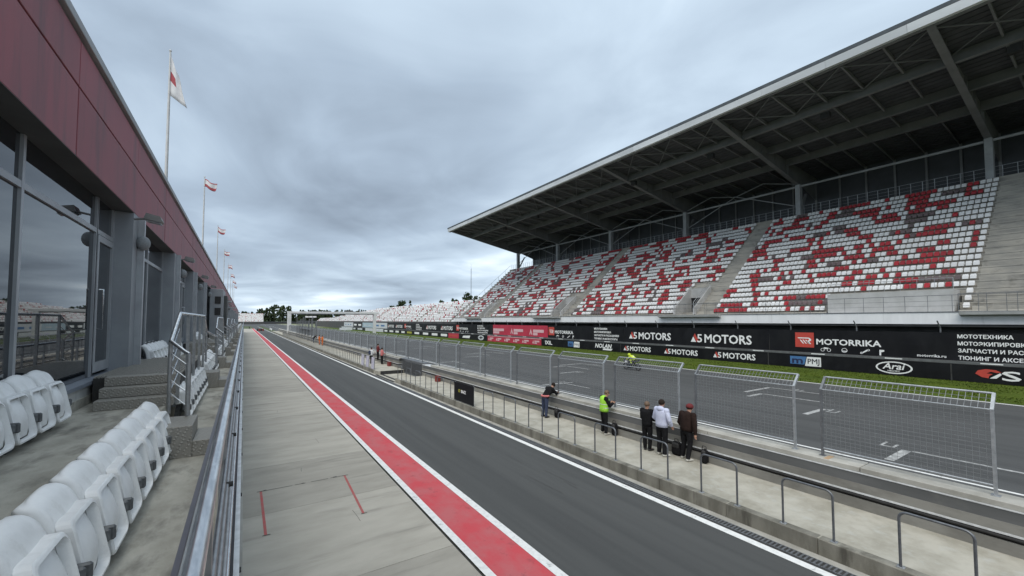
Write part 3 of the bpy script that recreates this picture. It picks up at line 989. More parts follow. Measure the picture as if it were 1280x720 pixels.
def motorrika(y0, y1, label, full=True):
    t = banner(y0, y1, "banner_black", label)
    o = 0.0
    flat(t, "logo_square", [(o + 0.0 + 2.6, 2.15), (o + 4.35, 2.15), (o + 4.35, 3.72), (o + 2.6, 3.72)] if full else
         [(0.2, 2.15), (1.95, 2.15), (1.95, 3.72), (0.2, 3.72)], "print_red")
    b = 2.6 if full else 0.2
    # winged R mark
    flat(t, "logo_mark", [(b + 0.22, 3.18), (b + 1.3, 3.18), (b + 1.5, 3.02), (b + 1.5, 2.88), (b + 1.3, 2.78), (b + 1.5, 2.52), (b + 1.3, 2.52), (b + 1.08, 2.8), (b + 1.28, 2.9), (b + 1.3, 3.0), (b + 1.24, 3.08), (b + 0.3, 3.08)], "print_white", -0.036)
    for q in (0.42, 0.68, 0.94):
        flat(t, "logo_mark", [(b + q, 2.94), (b + q + 0.12, 2.94), (b + q + 0.42, 2.54), (b + q + 0.3, 2.54)], "print_white", -0.036)
    lettering("MOTORRIKA", 0.80, -0.03, -(b + 1.98), 2.52, "print_white", t, bold=0.022, width=5.2)
    bu = b + 2.3
    # small outline symbols: motorcycle, helmet, spanner, pump
    ring_print(t, bu + 0.2, 1.98, 0.17, 0.17, "print_white", 0.045)
    ring_print(t, bu + 0.75, 1.98, 0.17, 0.17, "print_white", 0.045)
    flat(t, "symbol", [(bu + 0.2, 2.1), (bu + 0.35, 2.24), (bu + 0.7, 2.2), (bu + 0.75, 2.12), (bu + 0.5, 2.06)], "print_white")
    ring_print(t, bu + 2.05, 2.02, 0.24, 0.22, "print_white", 0.05)
    flat(t, "symbol", [(bu + 1.85, 1.98), (bu + 2.25, 1.98), (bu + 2.2, 1.9), (bu + 1.9, 1.9)], "print_white")
    flat(t, "symbol", [(bu + 3.35, 1.85), (bu + 3.45, 1.8), (bu + 3.95, 2.12), (bu + 3.85, 2.22)], "print_white")
    ring_print(t, bu + 3.4, 1.86, 0.1, 0.1, "print_white", 0.04)
    ring_print(t, bu + 3.95, 2.16, 0.1, 0.1, "print_white", 0.04)
    flat(t, "symbol", [(bu + 4.75, 1.72), (bu + 4.87, 1.72), (bu + 4.87, 2.0), (bu + 5.1, 2.1), (bu + 5.1, 2.24), (bu + 4.75, 2.24)], "print_white")
    return t, b


CYR = ["МОТОТЕХНИКА", "МОТОЭКИПИРОВКА", "ЗАПЧАСТИ И РАСХОДНИКИ", "ТЮНИНГ И АКСЕССУАРЫ"]
CYW = [3.0, 3.85, 5.5, 5.2]


def cyr_lines(t, u, zs, h=0.42, k=1.0):
    for s, z, w in zip(CYR, zs, CYW):
        lettering(s, h, -0.03, -u, z, "print_white", t, bold=0.011, width=w * k)


# nearest black banner: logo, word, web address, four lines of text
t, b = motorrika(-6.0, 23.45, "wide black banner with red square logo and MOTORRIKA, nearest along the track barrier")
lettering("motorrika.ru", 0.34, -0.03, -(23.45 - 11.2), 1.82, "print_white", t, bold=0.006, width=1.8)
cyr_lines(t, 23.45 - 8.68, [3.52, 2.93, 2.34, 1.74])
# double A5 banner
t = banner(23.55, 44.85, "banner_black", "black banner with two large A5 MOTORS logos above the grass")
a5_logo(t, 44.85 - 43.9, 2.22, 1.02)
a5_logo(t, 44.85 - 33.35, 2.16, 1.08)
# second MOTORRIKA banner
t, b = motorrika(44.95, 64.3, "black MOTORRIKA banner between the crimson banner and the A5 MOTORS banner", False)
cyr_lines(t, 64.3 - 51.5, [3.45, 2.90, 2.35, 1.80])
# crimson banner
t = banner(64.4, 85.7, "banner_red", "large crimson banner with three pale triangle logos")
for u0 in (0.15 - 0.15, 7.75, 15.05):
    if u0 > 1:
        flat(t, "logo", [(u0, 2.05), (u0 + 0.55, 3.3), (u0 + 1.1, 2.05), (u0 + 0.78, 2.05), (u0 + 0.55, 2.6), (u0 + 0.33, 2.05)], "print_pink")
    flat(t, "print_block", [(u0 + 1.35 if u0 else 0.2, 2.52), (u0 + 5.0, 2.52), (u0 + 5.0, 3.12), (u0 + 1.35 if u0 else 0.2, 3.12)], "print_pink")
    flat(t, "print_block", [(u0 + 1.35 if u0 else 0.2, 1.95), (u0 + 2.9, 1.95), (u0 + 2.9, 2.44), (u0 + 1.35 if u0 else 0.2, 2.44)], "print_pink")
t, b = motorrika(85.8, 106.3, "black MOTORRIKA banner left of the crimson banner", False)
cyr_lines(t, 106.3 - 93.5, [3.45, 2.90, 2.35, 1.80])
t = banner(106.4, 130.2, "banner_black", "far black banner with two A5 MOTORS logos left of the third MOTORRIKA banner")
a5_logo(t, 1.2, 2.2, 1.15)
a5_logo(t, 13.2, 2.2, 1.15)
t, b = motorrika(130.3, 151.0, "distant small MOTORRIKA banner, farthest of the MOTORRIKA banners", False)
cyr_lines(t, 12.5, [3.45, 2.90, 2.35, 1.80])
t = banner(151.1, 172.8, "banner_black", "distant black banner with two pale word marks right of the white banner")
a5_logo(t, 1.0, 2.2, 1.1)
a5_logo(t, 11.5, 2.2, 1.1)
t = banner(172.9, 194.3, "banner_white", "distant white banner with grey word marks in the barrier row")
for u in (3, 12):
    flat(t, "print_block", [(u, 2.4), (u + 5.5, 2.4), (u + 5.5, 3.1), (u, 3.1)], "print_blue")
t = banner(194.4, 215.8, "banner_blue", "distant pale blue banner in the barrier row")
for u in (3, 12):
    flat(t, "print_block", [(u, 2.5), (u + 5.5, 2.5), (u + 5.5, 2.9), (u, 2.9)], "banner_white")
t = banner(215.9, 236.6, "banner_black", "distant black banner with two white word marks beside the pale blue banner")
for u in (2, 12):
    flat(t, "print_block", [(u, 2.3), (u + 6, 2.3), (u + 6, 3.2), (u, 3.2)], "print_white")
t = banner(236.7, 261.3, "banner_white", "farthest white banner at the end of the barrier row")
for u in (4, 11, 17):
    flat(t, "print_block", [(u, 2.5), (u + 2.5, 2.5), (u + 2.5, 3.0), (u, 3.0)], "print_blue")


def low(y0, y1, m, label):
    return banner(y0, y1, m, label, 0.02, 1.38, LX, "advertising_board", "board")


t = low(-6, 9.0, "banner_black", "low black board with red oval mark and large white S at the right edge")
# red swoosh oval with white slash
sw = [(1.3, 0.72), (1.45, 0.98), (1.9, 1.12), (2.4, 1.08), (2.68, 0.92), (2.45, 0.86), (2.15, 0.94), (1.9, 0.78), (2.25, 0.76), (2.05, 0.60), (2.0, 0.40), (1.65, 0.46)]
flat(t, "oval_mark", sw, "print_red")
flat(t, "slash", [(2.06, 0.40), (2.62, 0.86), (2.70, 0.74), (2.42, 0.42)], "print_white")
lettering("SHOEI", 1.02, -0.03, -2.72, 0.32, "print_white", t, bold=0.02, width=6.4)
t = low(9.1, 23.4, "banner_black", "low black board with a white oval and PMJ in a white box")
u = 23.4 - 21.2
flat(t, "blue_box", [(u, 0.35), (u + 1.35, 0.35), (u + 1.55, 1.18), (u, 1.18)], "print_blue")
flat(t, "white_box", [(u + 1.4, 0.22), (u + 2.85, 0.22), (u + 2.85, 1.18), (u + 1.6, 1.18)], "print_white")
lettering("m", 0.95, -0.034, -(u + 0.22), 0.46, "print_navy", t, bold=0.03, width=0.95)
lettering("PMJ", 0.75, -0.034, -(u + 1.66), 0.48, "print_black", t, bold=0.006, width=1.05)
u = 23.4 - 12.7
ring_print(t, u, 0.70, 1.28, 0.56, "print_white", 0.13)
lettering("Arai", 0.78, -0.03, -(u - 0.78), 0.56, "print_white", t, bold=0.014, width=1.55, shear=0.25)
lettering("HELMET", 0.17, -0.03, -(u - 0.42), 0.34, "print_white", t, bold=0.003, width=0.84)
t = low(23.5, 45.2, "banner_black", "low black board with three A5 MOTORS logos in a row")
for yy in (44.6, 37.2, 29.95):
    a5_logo(t, 45.2 - yy, 0.38, 0.70)
t = low(45.3, 65.8, "banner_black", "low black board reading NOLAN beside a blue and white box")
lettering("NOLAN", 0.95, -0.03, -(65.8 - 50.8), 0.48, "print_white", t, bold=0.03, width=3.7, shear=0.2)
flat(t, "underline_block", [(65.8 - 49.1, 0.14), (65.8 - 47.2, 0.14), (65.8 - 46.9, 0.42), (65.8 - 48.9, 0.42)], "print_white")
u = 65.8 - 57.8
flat(t, "blue_box", [(u, 0.3), (u + 1.5, 0.3), (u + 1.5, 1.2), (u, 1.2)], "print_blue")
flat(t, "white_box", [(u + 1.55, 0.22), (u + 3.1, 0.22), (u + 3.1, 1.2), (u + 1.7, 1.2)], "print_white")
lettering("m", 0.8, -0.034, -(u + 0.3), 0.45, "print_navy", t, bold=0.03, width=0.9)
lettering("PMJ", 0.6, -0.034, -(u + 1.8), 0.5, "print_black", t, width=1.1)
lettering("IXIL", 1.0, -0.03, -(65.8 - 64.6), 0.35, "print_white", t, bold=0.03, width=2.2, shear=-0.15)
t = low(65.9, 87.5, "banner_red", "low crimson board with six pale triangle logos")
flat(t, "top_stripe", [(0, 1.22), (21.5, 1.22), (21.5, 1.34), (0, 1.34)], "print_pink")
for yy in (87.2, 83.6, 79.9, 76.2, 72.7, 69.0):
    u = 87.5 - yy + 0.1
    flat(t, "logo", [(u, 0.3), (u + 0.3, 0.95), (u + 0.6, 0.3)], "print_pink")
    flat(t, "print_block", [(u + 0.75, 0.6), (u + 2.4, 0.6), (u + 2.4, 0.92), (u + 0.75, 0.92)], "print_pink")
    flat(t, "print_block", [(u + 0.75, 0.26), (u + 1.6, 0.26), (u + 1.6, 0.54), (u + 0.75, 0.54)], "print_pink")
t = low(87.6, 103.5, "banner_black", "low black board with a pale disc left of the crimson board")
u = 103.5 - 90.8
ring_print(t, u, 0.7, 1.5, 0.6, "banner_white", 1.2)
flat(t, "print_block", [(103.5 - 101.2, 0.35), (103.5 - 97, 0.35), (103.5 - 96.6, 1.05), (103.5 - 100.8, 0.9)], "print_white")
t = low(103.6, 110.4, "banner_red", "short low red board in the far barrier row")
lettering("MOTUL", 0.8, -0.03, -0.8, 0.4, "print_red", t, bold=0.02, width=5) if False else None
flat(t, "print_block", [(0.8, 0.45), (6, 0.45), (6, 0.95), (0.8, 0.95)], "print_red")
t = low(110.5, 176.9, "banner_black", "long distant low black board with a row of small white marks")
for (ya, yb, c) in ((115.8, 111.3, "print_white"), (122.9, 118.4, "print_white"), (130.6, 126, "print_white"), (138.6, 134.1, "print_white"), (146.5, 141.5, "moto_green"), (152.8, 149.1, "print_white"), (160, 156, "print_white"), (168, 163, "print_white"), (175, 171, "print_white")):
    u = 176.9 - ya
    flat(t, "print_block", [(u, 0.35), (u + ya - yb, 0.35), (u + ya - yb, 1.05), (u, 1.05)], c if c != "moto_green" else "yellow_print")
t = low(177, 208, "banner_white", "distant low white board below the pale blue banner")
for u in (8, 14, 20):
    flat(t, "print_block", [(u, 0.4), (u + 4, 0.4), (u + 4, 0.9), (u, 0.9)], "lilac_vinyl")
t = low(208.1, 236, "banner_black", "farthest low black board with two white blocks")
for u in (2, 12, 17):
    flat(t, "print_block", [(u, 0.3), (u + 5, 0.3), (u + 5, 1.1), (u, 1.1)], "banner_white")
t = low(236.1, 266, "banner_white", "farthest low white board at the end of the barrier")
flat(t, "print_block", [(10, 0.3), (14, 0.3), (14, 0.9), (10, 0.9)], "print_blue")

# leaning posts that carry the banners
bp_me = MB().bar((0, 0, 1.6), (0, 0, 4.35), 0.09, 0.09, up=(1, 0, 0)).bar((0, 0, 4.33), (-0.35, 0.12, 4.98), 0.07, 0.07).mesh("banner_post", "galv_dark")
for k in range(18):
    yy = 3.9 + 5.82 * k
    o = link("banner_post", bp_me, None, (50.55, yy, 0))
    if k < 17:
        tag(o, "bent steel post behind the trackside banners, %s from the right" % ordinal(k), "post", "steel posts carrying the trackside banners")
    else:
        tag(o, "far bent steel post behind the crimson banner", "post", "steel posts carrying the trackside banners")

# ================================================================== GRANDSTAND
stand = thing("grandstand", "large covered grandstand with red, white and grey seats under a dark cantilever roof", "grandstand")
SY0, SY1 = -14.0, 112.0
NR, DX, DZ = 22, 0.82, 0.70
X0, Z0 = 53.9, 5.95
AISLES = [(32.4, 35.0), (62.1, 64.5), (93.6, 95.9), (3.9, 8.45)]
BLOCK = (9.4, 19.0)
VOM = [(35.1, 38.3), (64.6, 67.6), (96.0, 99.0)]
for i in range(NR):
    xa = X0 + DX * i
    holes = []
    if i < 3:
        holes.append((BLOCK[0] - 0.2, BLOCK[1] + 0.2))
    if i < 5:
        holes += list(VOM)
    holes.sort()
    segs, c0 = [], SY0
    for h0, h1 in holes:
        segs.append((c0, h0))
        c0 = h1
    segs.append((c0, SY1))
    mb = MB()
    zt = Z0 + DZ * i
    for c0, c1 in segs:
        mb.box(xa + 0.035, xa + DX + 0.03, c0, c1, zt - 0.75 if i else zt - 0.3, zt - 0.13)
        mb.box(xa, xa + DX + 0.03, c0, c1, zt - 0.128, zt)
    part("concrete_tier", mb, "tier", stand)
# aisle half steps
for (a, b) in AISLES:
    mb = MB()
    for i in range(NR - 1):
        xa = X0 + DX * i
        mb.box(xa + DX * 0.52, xa + DX - 0.004, a + 0.05, b - 0.05, Z0 + DZ * i + 0.001, Z0 + DZ * (i + 0.5))
    o = part("aisle_steps", mb, "tier", stand)
# light concrete block (entrance) with a rail
part("entrance_block", MB().box(53.72, 56.3, BLOCK[0], BLOCK[1], 5.7, 7.85), "stand_conc", stand)
rb = MB().tube([(53.8, BLOCK[0], 8.9), (53.8, BLOCK[1], 8.9)], 0.025, 6)
for k in range(9):
    yy = BLOCK[0] + (BLOCK[1] - BLOCK[0]) * k / 8
    rb.tube([(53.8, yy, 7.85), (53.8, yy, 8.9)], 0.03 if k in (0, 8) else 0.018, 6)
part("entrance_rail", rb, "galv", stand)
# stair mouths in the seating
for (a, b) in VOM:
    part("mouth_floor", MB().box(53.7, 58.0, a, b, 5.6, 5.9).box(55.6, 58.0, a + 0.2, b - 0.2, 5.9, 6.2), "tier", stand)
    mb = MB()
    for yy in (a, b):
        mb.prism([(53.7, 5.9), (53.7, 6.75), (58.0, 10.2), (58.0, 5.9)], "y", yy - 0.12, yy + 0.12)
    mb.box(57.7, 58.05, a + 0.12, b - 0.12, 8.45, 9.9)
    part("mouth_wall", mb, "stand_conc", stand)
    part("mouth_opening", MB().box(57.95, 58.1, a + 0.12, b - 0.12, 6.2, 8.45), "rail_black", stand)  # black panel: the darkness of the passage is put into its colour
    rl = MB()
    for yy in (a, b):
        rl.tube([(53.7, yy, 6.6), (53.7, yy, 7.6), (57.9, yy, 11.0), (57.9, yy, 10.1)], 0.035, 6)
        rl.tube([(53.7, yy, 7.2), (57.9, yy, 10.6)], 0.022, 6)
    part("mouth_rail", rl, "galv", stand)
# railing of the bare steps at the right
rl = MB()
for x_, z_ in ((54.0, 6.0), (58.5, 9.8)):
    rl.tube([(x_, 4.2, z_), (x_, 4.2, z_ + 1.2)], 0.04, 6)
rl.tube([(54.0, 4.2, 7.2), (58.5, 4.2, 11.0)], 0.04, 6).tube([(54.0, 4.2, 6.6), (58.5, 4.2, 10.4)], 0.03, 6)
part("aisle_rail", rl, "galv", stand)
part("stair_wall", MB().prism([(53.75, 5.9), (53.75, 7.4), (58.8, 10.8), (58.8, 8.6), (55, 5.9)], "y", 3.0, 3.3), "stand_conc", stand)

# parapet, undercroft
part("parapet", MB().prism([(52.2, 4.67), (52.2, 5.72), (53.88, 5.72), (53.88, 4.67)], "y", SY0, SY1), "parapet", stand)
part("parapet_lip", MB().box(52.15, 52.4, SY0, SY1, 5.722, 5.80), "galv_dark", stand)
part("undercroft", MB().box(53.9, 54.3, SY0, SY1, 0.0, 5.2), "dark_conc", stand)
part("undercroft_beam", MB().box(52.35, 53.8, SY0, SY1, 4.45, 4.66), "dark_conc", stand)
for (a, b) in ((-14, 8.75), (30.2, 39.5), (62.6, 71.5), (94.9, 103.3)):
    part("balcony", MB().prism([(51.5, 5.50), (51.45, 5.74), (52.19, 5.74), (52.19, 5.35)], "y", a, b), "stand_conc", stand)
    rl = MB()
    n = max(2, int((b - a) / 1.55))
    for i in range(n + 1):
        yy = a + (b - a) * i / n
        rl.tube([(51.5, yy, 5.6), (51.5, yy, 7.3)], 0.022, 5)
    rl.tube([(51.5, a, 7.3), (51.5, b, 7.3)], 0.03, 6).tube([(51.5, a, 6.6), (51.5, b, 6.6)], 0.016, 5)
    part("balcony_rail", rl, "galv_dark", stand)
rl = MB()
yy = SY0
while yy < SY1:
    rl.tube([(52.25, yy, 5.35), (52.25, yy, 7.25)], 0.021, 5)
    yy += 1.55
for z_, r_ in ((7.25, 0.026), (6.75, 0.014), (6.3, 0.014)):
    rl.tube([(52.25, SY0, z_), (52.25, SY1, z_)], r_, 5)
part("parapet_rail", rl, "galv_dark", stand)

# top walkway, rail, back wall
XT = X0 + DX * NR
ZT = Z0 + DZ * (NR - 1)
part("top_walkway", MB().box(XT, 79.0, SY0, SY1, ZT - 0.5, ZT + 0.75), "tier", stand)
rl = MB()
yy = SY0
while yy < SY1:
    rl.tube([(73.1, yy, ZT + 0.75), (73.1, yy, ZT + 2.3)], 0.032, 5)
    yy += 1.12
for z_ in (2.3, 1.85, 1.4, 1.0):
    rl.tube([(73.1, SY0, ZT + z_), (73.1, SY1, ZT + z_)], 0.022 if z_ == 2.3 else 0.012, 5)
part("walkway_rail", rl, "galv", stand)
bw = part("back_wall", MB().box(79.0, 79.4, SY0, 109, 0, 28.6), "cladding", stand)
yy = SY0
while yy < 109:
    part("wall_post", MB().box(78.75, 79.0, yy, yy + 0.25, ZT, 28.4), "roof_metal", stand)
    yy += 3.3
part("end_wall", MB().prism([(53.9, 0), (53.9, 5.9), (XT, ZT), (79, ZT), (79, 0)], "y", SY1, SY1 + 0.3), "stand_conc", stand)

# roof
RY0, RY1 = -14.0, 109.4
RF, RB = 49.4, 80.5          # front, back


def roof_z(x):               # underside of the sheeting
    return 31.15 - (x - RF) * (31.15 - 28.55) / (RB - RF)


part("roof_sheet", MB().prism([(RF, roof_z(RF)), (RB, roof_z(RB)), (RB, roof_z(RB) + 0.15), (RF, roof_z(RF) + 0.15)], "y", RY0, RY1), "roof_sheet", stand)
# corrugation of the underside
cg = MB()
xx = RF + 0.6
while xx < RB:
    cg.box(xx, xx + 0.16, RY0, RY1, roof_z(xx) - 0.06, roof_z(xx) + 0.01)
    xx += 0.8
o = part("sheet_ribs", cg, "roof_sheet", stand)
o["kind"] = "stuff"
yy = RY0
while yy < RY1 - 1:
    part("gutter", MB().prism([(RF - 0.42, 30.62), (RF - 0.52, 31.36), (RF - 0.02, 31.40), (RF - 0.02, 30.62)], "y", yy + 0.01, min(yy + 6.17, RY1) - 0.01), "roof_gutter", stand)
    yy += 6.17
part("roof_edge", MB().prism([(RF - 0.52, 31.41), (RF - 0.6, 31.72), (RF + 0.6, 31.8), (RF + 0.6, 31.41)], "y", RY0, RY1), "roof_edge", stand)
part("roof_deck", MB().prism([(RF + 0.6, 31.3), (RF + 0.6, 31.75), (RB, 29.3), (RB, 28.8)], "y", RY0, RY1), "roof_edge", stand)
part("eaves_channel", MB().box(RF - 0.02, RF + 0.35, RY0, RY1, 30.55, 31.0), "roof_metal", stand)
CY = [9.3 + 19.78 * k for k in range(-1, 6)]
for k, yy in enumerate(CY):
    mb = MB()
    # tapered I-beam: bottom flange, web, seen from below and from the side
    poly_b = [(RF + 0.1, 30.55), (72.0, 26.35), (73.6, 26.35)]
    mb.prism([(RF + 0.1, 30.52), (72.0, 26.30), (73.6, 26.30), (73.6, 26.42), (72.0, 26.42), (RF + 0.1, 30.62)], "y", yy - 0.30, yy + 0.30)
    mb.prism([(RF + 0.1, 30.62), (72.0, 26.42), (73.6, 26.42), (73.6, roof_z(73.6) - 0.07), (RF + 0.1, roof_z(RF) - 0.07)], "y", yy - 0.05, yy + 0.05)
    for q in range(1, 6):
        xx = RF + q * 3.9
        zb = 30.62 - (xx - RF) * (4.2 / 22.5)
        mb.box(xx, xx + 0.06, yy - 0.26, yy + 0.26, zb, roof_z(xx) - 0.08)
    part("roof_beam", mb, "roof_metal", stand)
    mb = MB()
    mb.bbox(72.3, 73.2, yy - 0.34, yy + 0.34, ZT - 0.3, 26.3, 0.03)
    part("column", mb, "column", stand)
    mb = MB().bar((73.2, yy, ZT + 1.2), (75.2, yy, ZT + 4.6), 0.3, 0.3)
    mb.prism([(73.6, 26.4), (79.0, 24.8), (79.0, roof_z(79) - 0.1), (73.6, roof_z(73.6) - 0.1)], "y", yy - 0.05, yy + 0.05)
    part("back_strut", mb, "roof_metal", stand)
# long girders and rafters
for gx in (56.2, 62.9, 68.6):
    mb = MB()
    zt = roof_z(gx)
    for k in range(len(CY)):
        a = CY[k] + 0.06
        b = CY[k + 1] - 0.06 if k + 1 < len(CY) else RY1 - 0.3
        mb.box(gx - 0.06, gx + 0.06, a, b, zt - 1.02, zt - 0.07)
        mb.box(gx - 0.22, gx + 0.22, a, b, zt - 1.12, zt - 1.02)
    part("girder", mb, "roof_metal", stand)
for k in range(len(CY)):
    a = CY[k]
    for q in range(1, 6):
        yy = a + 19.78 * q / 6
        if yy > RY1 - 0.5:
            continue
        mb = MB()
        for xa, xb in ((RF + 0.4, 55.95), (56.45, 62.65), (63.15, 68.35), (68.85, 78.7)):
            mb.bar((xa, yy, roof_z(xa) - 0.28), (xb, yy, roof_z(xb) - 0.28), 0.16, 0.36)
        part("rafter", mb, "roof_metal", stand)
    if k + 1 < len(CY):
        mb = MB()
        for q in range(0, 6, 2):
            y_a, y_b = a + 19.78 * q / 6, a + 19.78 * (q + 2) / 6
            mb.bar((RF + 0.5, y_a, roof_z(50) - 0.42), (56.0, y_b, roof_z(56) - 0.42), 0.09, 0.09)
            mb.bar((RF + 0.5, y_b, roof_z(50) - 0.53), (56.0, y_a, roof_z(56) - 0.53), 0.09, 0.09)
        part("wind_brace", mb, "roof_metal", stand)
        part("tie_tube", MB().tube([(72.6, a + 0.36, 26.0), (72.6, a + 19.42, 26.0)], 0.17, 8), "column", stand)
        mb = MB()
        ym = a + 9.9
        if k != 1 or True:
            mb.tube([(72.6, a + 0.35, 23.0), (72.6, ym, 26.9)], 0.07, 6)
            mb.tube([(72.72, a + 19.4, 23.0), (72.72, ym, 26.9)], 0.07, 6)
            mb.tube([(72.84, ym, 26.9), (72.84, ym + 4.6, 28.0), (72.84, a + 19.4, 26.6)], 0.07, 6)
            mb.tube([(72.84, ym, 26.9), (72.84, ym - 4.6, 28.0), (72.84, a + 0.35, 26.6)], 0.07, 6)
        if k >= 2:
            part("cross_brace", mb, "column", stand)
for k in range(7):
    part("roof_speaker", MB().bbox(56.5, 57.1, CY[0] + 15.5 + 14.2 * k, CY[0] + 16.4 + 14.2 * k, 28.7, 29.4, 0.04), "rail_black", stand)

# seats of the stand
def stand_seat():
    mb = MB()
    # backrest shell with a rounded top, tipped-up pan in front, two short legs
    prof = [(0.02, 0.24), (0.05, 0.38), (0.09, 0.52), (0.14, 0.66), (0.19, 0.69), (0.21, 0.67), (0.12, 0.50), (0.08, 0.36), (0.06, 0.24)]
    w = 0.213
    n = len(prof)
    vs = []
    for sy, in ((-1,), (1,)):
        for (x, z) in prof:
            ww = w if z < 0.6 else w - 0.04
            vs.append((x, sy * ww, z))
    fs = [tuple(range(n)), tuple(reversed(range(n, 2 * n)))] + [(i, i + n, (i + 1) % n + n, (i + 1) % n) for i in range(n)]
    mb._add(vs, fs)
    mb.prism([(-0.13, 0.22), (-0.10, 0.50), (-0.06, 0.54), (-0.02, 0.50), (-0.03, 0.22)], "y", -0.19, 0.19)
    return mb


seat_me = {c: stand_seat().mesh("seat", m) for c, m in (("w", "seat_white_far"), ("r", "seat_red"), ("g", "seat_grey"))}
rs = random.Random(21)
seats = []
for i in range(NR):
    prev = "w"
    nseat = int((110.2 - 8.75) / 0.5)
    for j in range(nseat):
        yy = 8.75 + 0.5 * j
        if any(a - 0.1 < yy < b + 0.1 for a, b in AISLES):
            continue
        if any(a - 0.3 < yy < b + 0.3 for a, b in VOM) and i < 7:
            continue
        if i < 3 and BLOCK[0] - 0.3 < yy < BLOCK[1] + 0.3:
            continue
        if any(b2 < yy < b2 + 0.01 for b2 in ()):
            continue
        v = mnoise.noise(Vector((yy * 0.52 + i * 0.16, i * 0.42 - yy * 0.10, 3.3)))
        v2 = mnoise.noise(Vector((yy * 0.30, i * 0.42, 17.1)))
        if rs.random() < 0.34:
            c = prev
        else:
            r = v * 0.75 + rs.uniform(-0.42, 0.42)
            if v2 + rs.uniform(-0.32, 0.32) > 0.49:
                c = "g"
            else:
                c = "w" if r < 0.15 else "r"
        prev = c
        if 8.7 < yy < 9.2:
            c = "w"
        seats.append((X0 + DX * i + 0.46, yy, Z0 + DZ * i, c))
    # a strip of seats right of the bare steps
    for j in range(14):
        yy = 3.6 - 0.5 * j
        seats.append((X0 + DX * i + 0.46, yy, Z0 + DZ * i, rs.choice("wwrrg")))
inview = [s for s in seats if s[1] > 4.6]
inview.sort(key=lambda s: math.sqrt(s[0] ** 2 + s[1] ** 2 + (s[2] - 5) ** 2))
near = set(inview[:300])
base = stand_seat()
rest = MB()
ci = {"w": 0, "r": 1, "g": 2}
for s in seats:
    if s in near:
        link("seat", seat_me[s[3]], stand, s[:3])
    else:
        o = len(rest.v)
        rest.v.extend([(x + s[0], y_ + s[1], z + s[2]) for x, y_, z in base.v])
        rest.f.extend([tuple(q + o for q in f) for f in base.f])
        rest.mi.extend([ci[s[3]]] * len(base.f))
        rest.sm.extend([False] * len(base.f))
o = part("far_seats", rest, ["seat_white_far", "seat_red", "seat_grey"], stand)
o["kind"] = "stuff"

# ------------------------------------------------------------------ open stand beyond
os_ = thing("open_grandstand", "long open terrace of white seats beyond the covered grandstand", "grandstand")
mb = MB()
rest = MB()


def small_seat(s, c):
    o = len(rest.v)
    x, y_, z = s
    a = 0.22
    vs = [(x, y_ - a, z + 0.3), (x, y_ + a, z + 0.3), (x + 0.14, y_ + a, z + 0.8), (x + 0.14, y_ - a, z + 0.8),
          (x + 0.2, y_ - a, z + 0.3), (x + 0.2, y_ + a, z + 0.3), (x + 0.24, y_ + a, z + 0.76), (x + 0.24, y_ - a, z + 0.76)]
    rest.v.extend(vs)
    for f in ((0, 1, 2, 3), (7, 6, 5, 4), (3, 2, 6, 7), (0, 3, 7, 4), (1, 5, 6, 2)):
        rest.f.append(tuple(q + o for q in f))
        rest.mi.append(c)
        rest.sm.append(False)


for i in range(11):
    xa = 53.9 + 0.82 * i
    zi = 4.35 + 0.66 * i
    ye = 400 - 16 * i if i > 3 else 400
    part("concrete_tier", MB().box(xa, xa + 0.818, 112.4, ye, zi - 0.6, zi), "tier", os_)
    yy = 113
    while yy < ye:
        if int(yy / 30.0) != int((yy + 1.6) / 30.0):
            yy += 1.6
            continue
        if rs.random() < 0.86:
            small_seat((xa + 0.45, yy, zi), 0 if rs.random() < 0.9 else 1)
        yy += 0.52
o = part("far_seats", rest, ["seat_white_far", "seat_red"], os_)
o["kind"] = "stuff"
part("front_wall", MB().box(53.4, 53.88, 112.4, 405, 0, 4.6), "dark_conc", os_)
rl = MB()
yy = 112.0
xt = 53.9 + 0.82 * 11
for i in range(8):
    x_ = 55 + i * 2.5
    rl.tube([(x_, 111.6, Z0 + (x_ - X0) * DZ / DX), (x_, 111.6, Z0 + (x_ - X0) * DZ / DX + 1.3)], 0.04, 5)
rl.tube([(54, 111.6, Z0 + 1.4), (72, 111.6, Z0 + (72 - X0) * DZ / DX + 1.3)], 0.04, 5)
part("end_rail", rl, "galv", stand)

# ================================================================== HOSPITALITY BUILDING
FX = -2.2       # glass plane
PF = -1.9       # pier and fascia face
hb = thing("hospitality_building", "long glazed hospitality building with a maroon fascia above the terrace seats", "building")
P = 5.9
BEND = 205.0
NB = int((BEND - 11.2) / P)
part("core_wall", MB().box(-9.0, FX - 0.12, -14, BEND, 3.0, 8.7), "cladding", hb)
part("soffit", MB().box(FX - 0.12, PF - 0.005, -14, BEND, 7.165, 7.25), "soffit", hb)
pj = 3.62
# fascia: two rows of panels with open joints
part("fascia_back", MB().box(PF - 0.3, PF - 0.06, -14, BEND, 7.26, 8.72), "rail_black", hb)
me_lo = MB().bbox(PF - 0.055, PF, 0.012, pj - 0.012, 7.17, 8.085, 0.006).mesh("fascia_panel", "fascia")
me_hi = MB().bbox(PF - 0.055, PF, 0.012, pj - 0.012, 8.11, 8.72, 0.006).mesh("fascia_panel", "fascia")
y = 7.6 - pj * 5
while y < BEND - pj:
    for me_ in (me_lo, me_hi):
        o = link("fascia_panel", me_, hb, (random.uniform(-0.003, 0.003), y, 0))
        o.rotation_euler = (0, 0, random.uniform(-0.0007, 0.0007))
    y += pj
cap_me = MB().bbox(-2.5, PF + 0.05, 0.004, 5.996, 8.76, 8.88, 0.008).mesh("parapet_cap", "cap")
y = 9.0 - 18
while y < BEND - 6:
    link("parapet_cap", cap_me, hb, (0, y, 0))
    y += 6.0
part("roof_top", MB().box(-9, -2.4, -14, BEND, 8.7, 8.8), "soffit", hb)
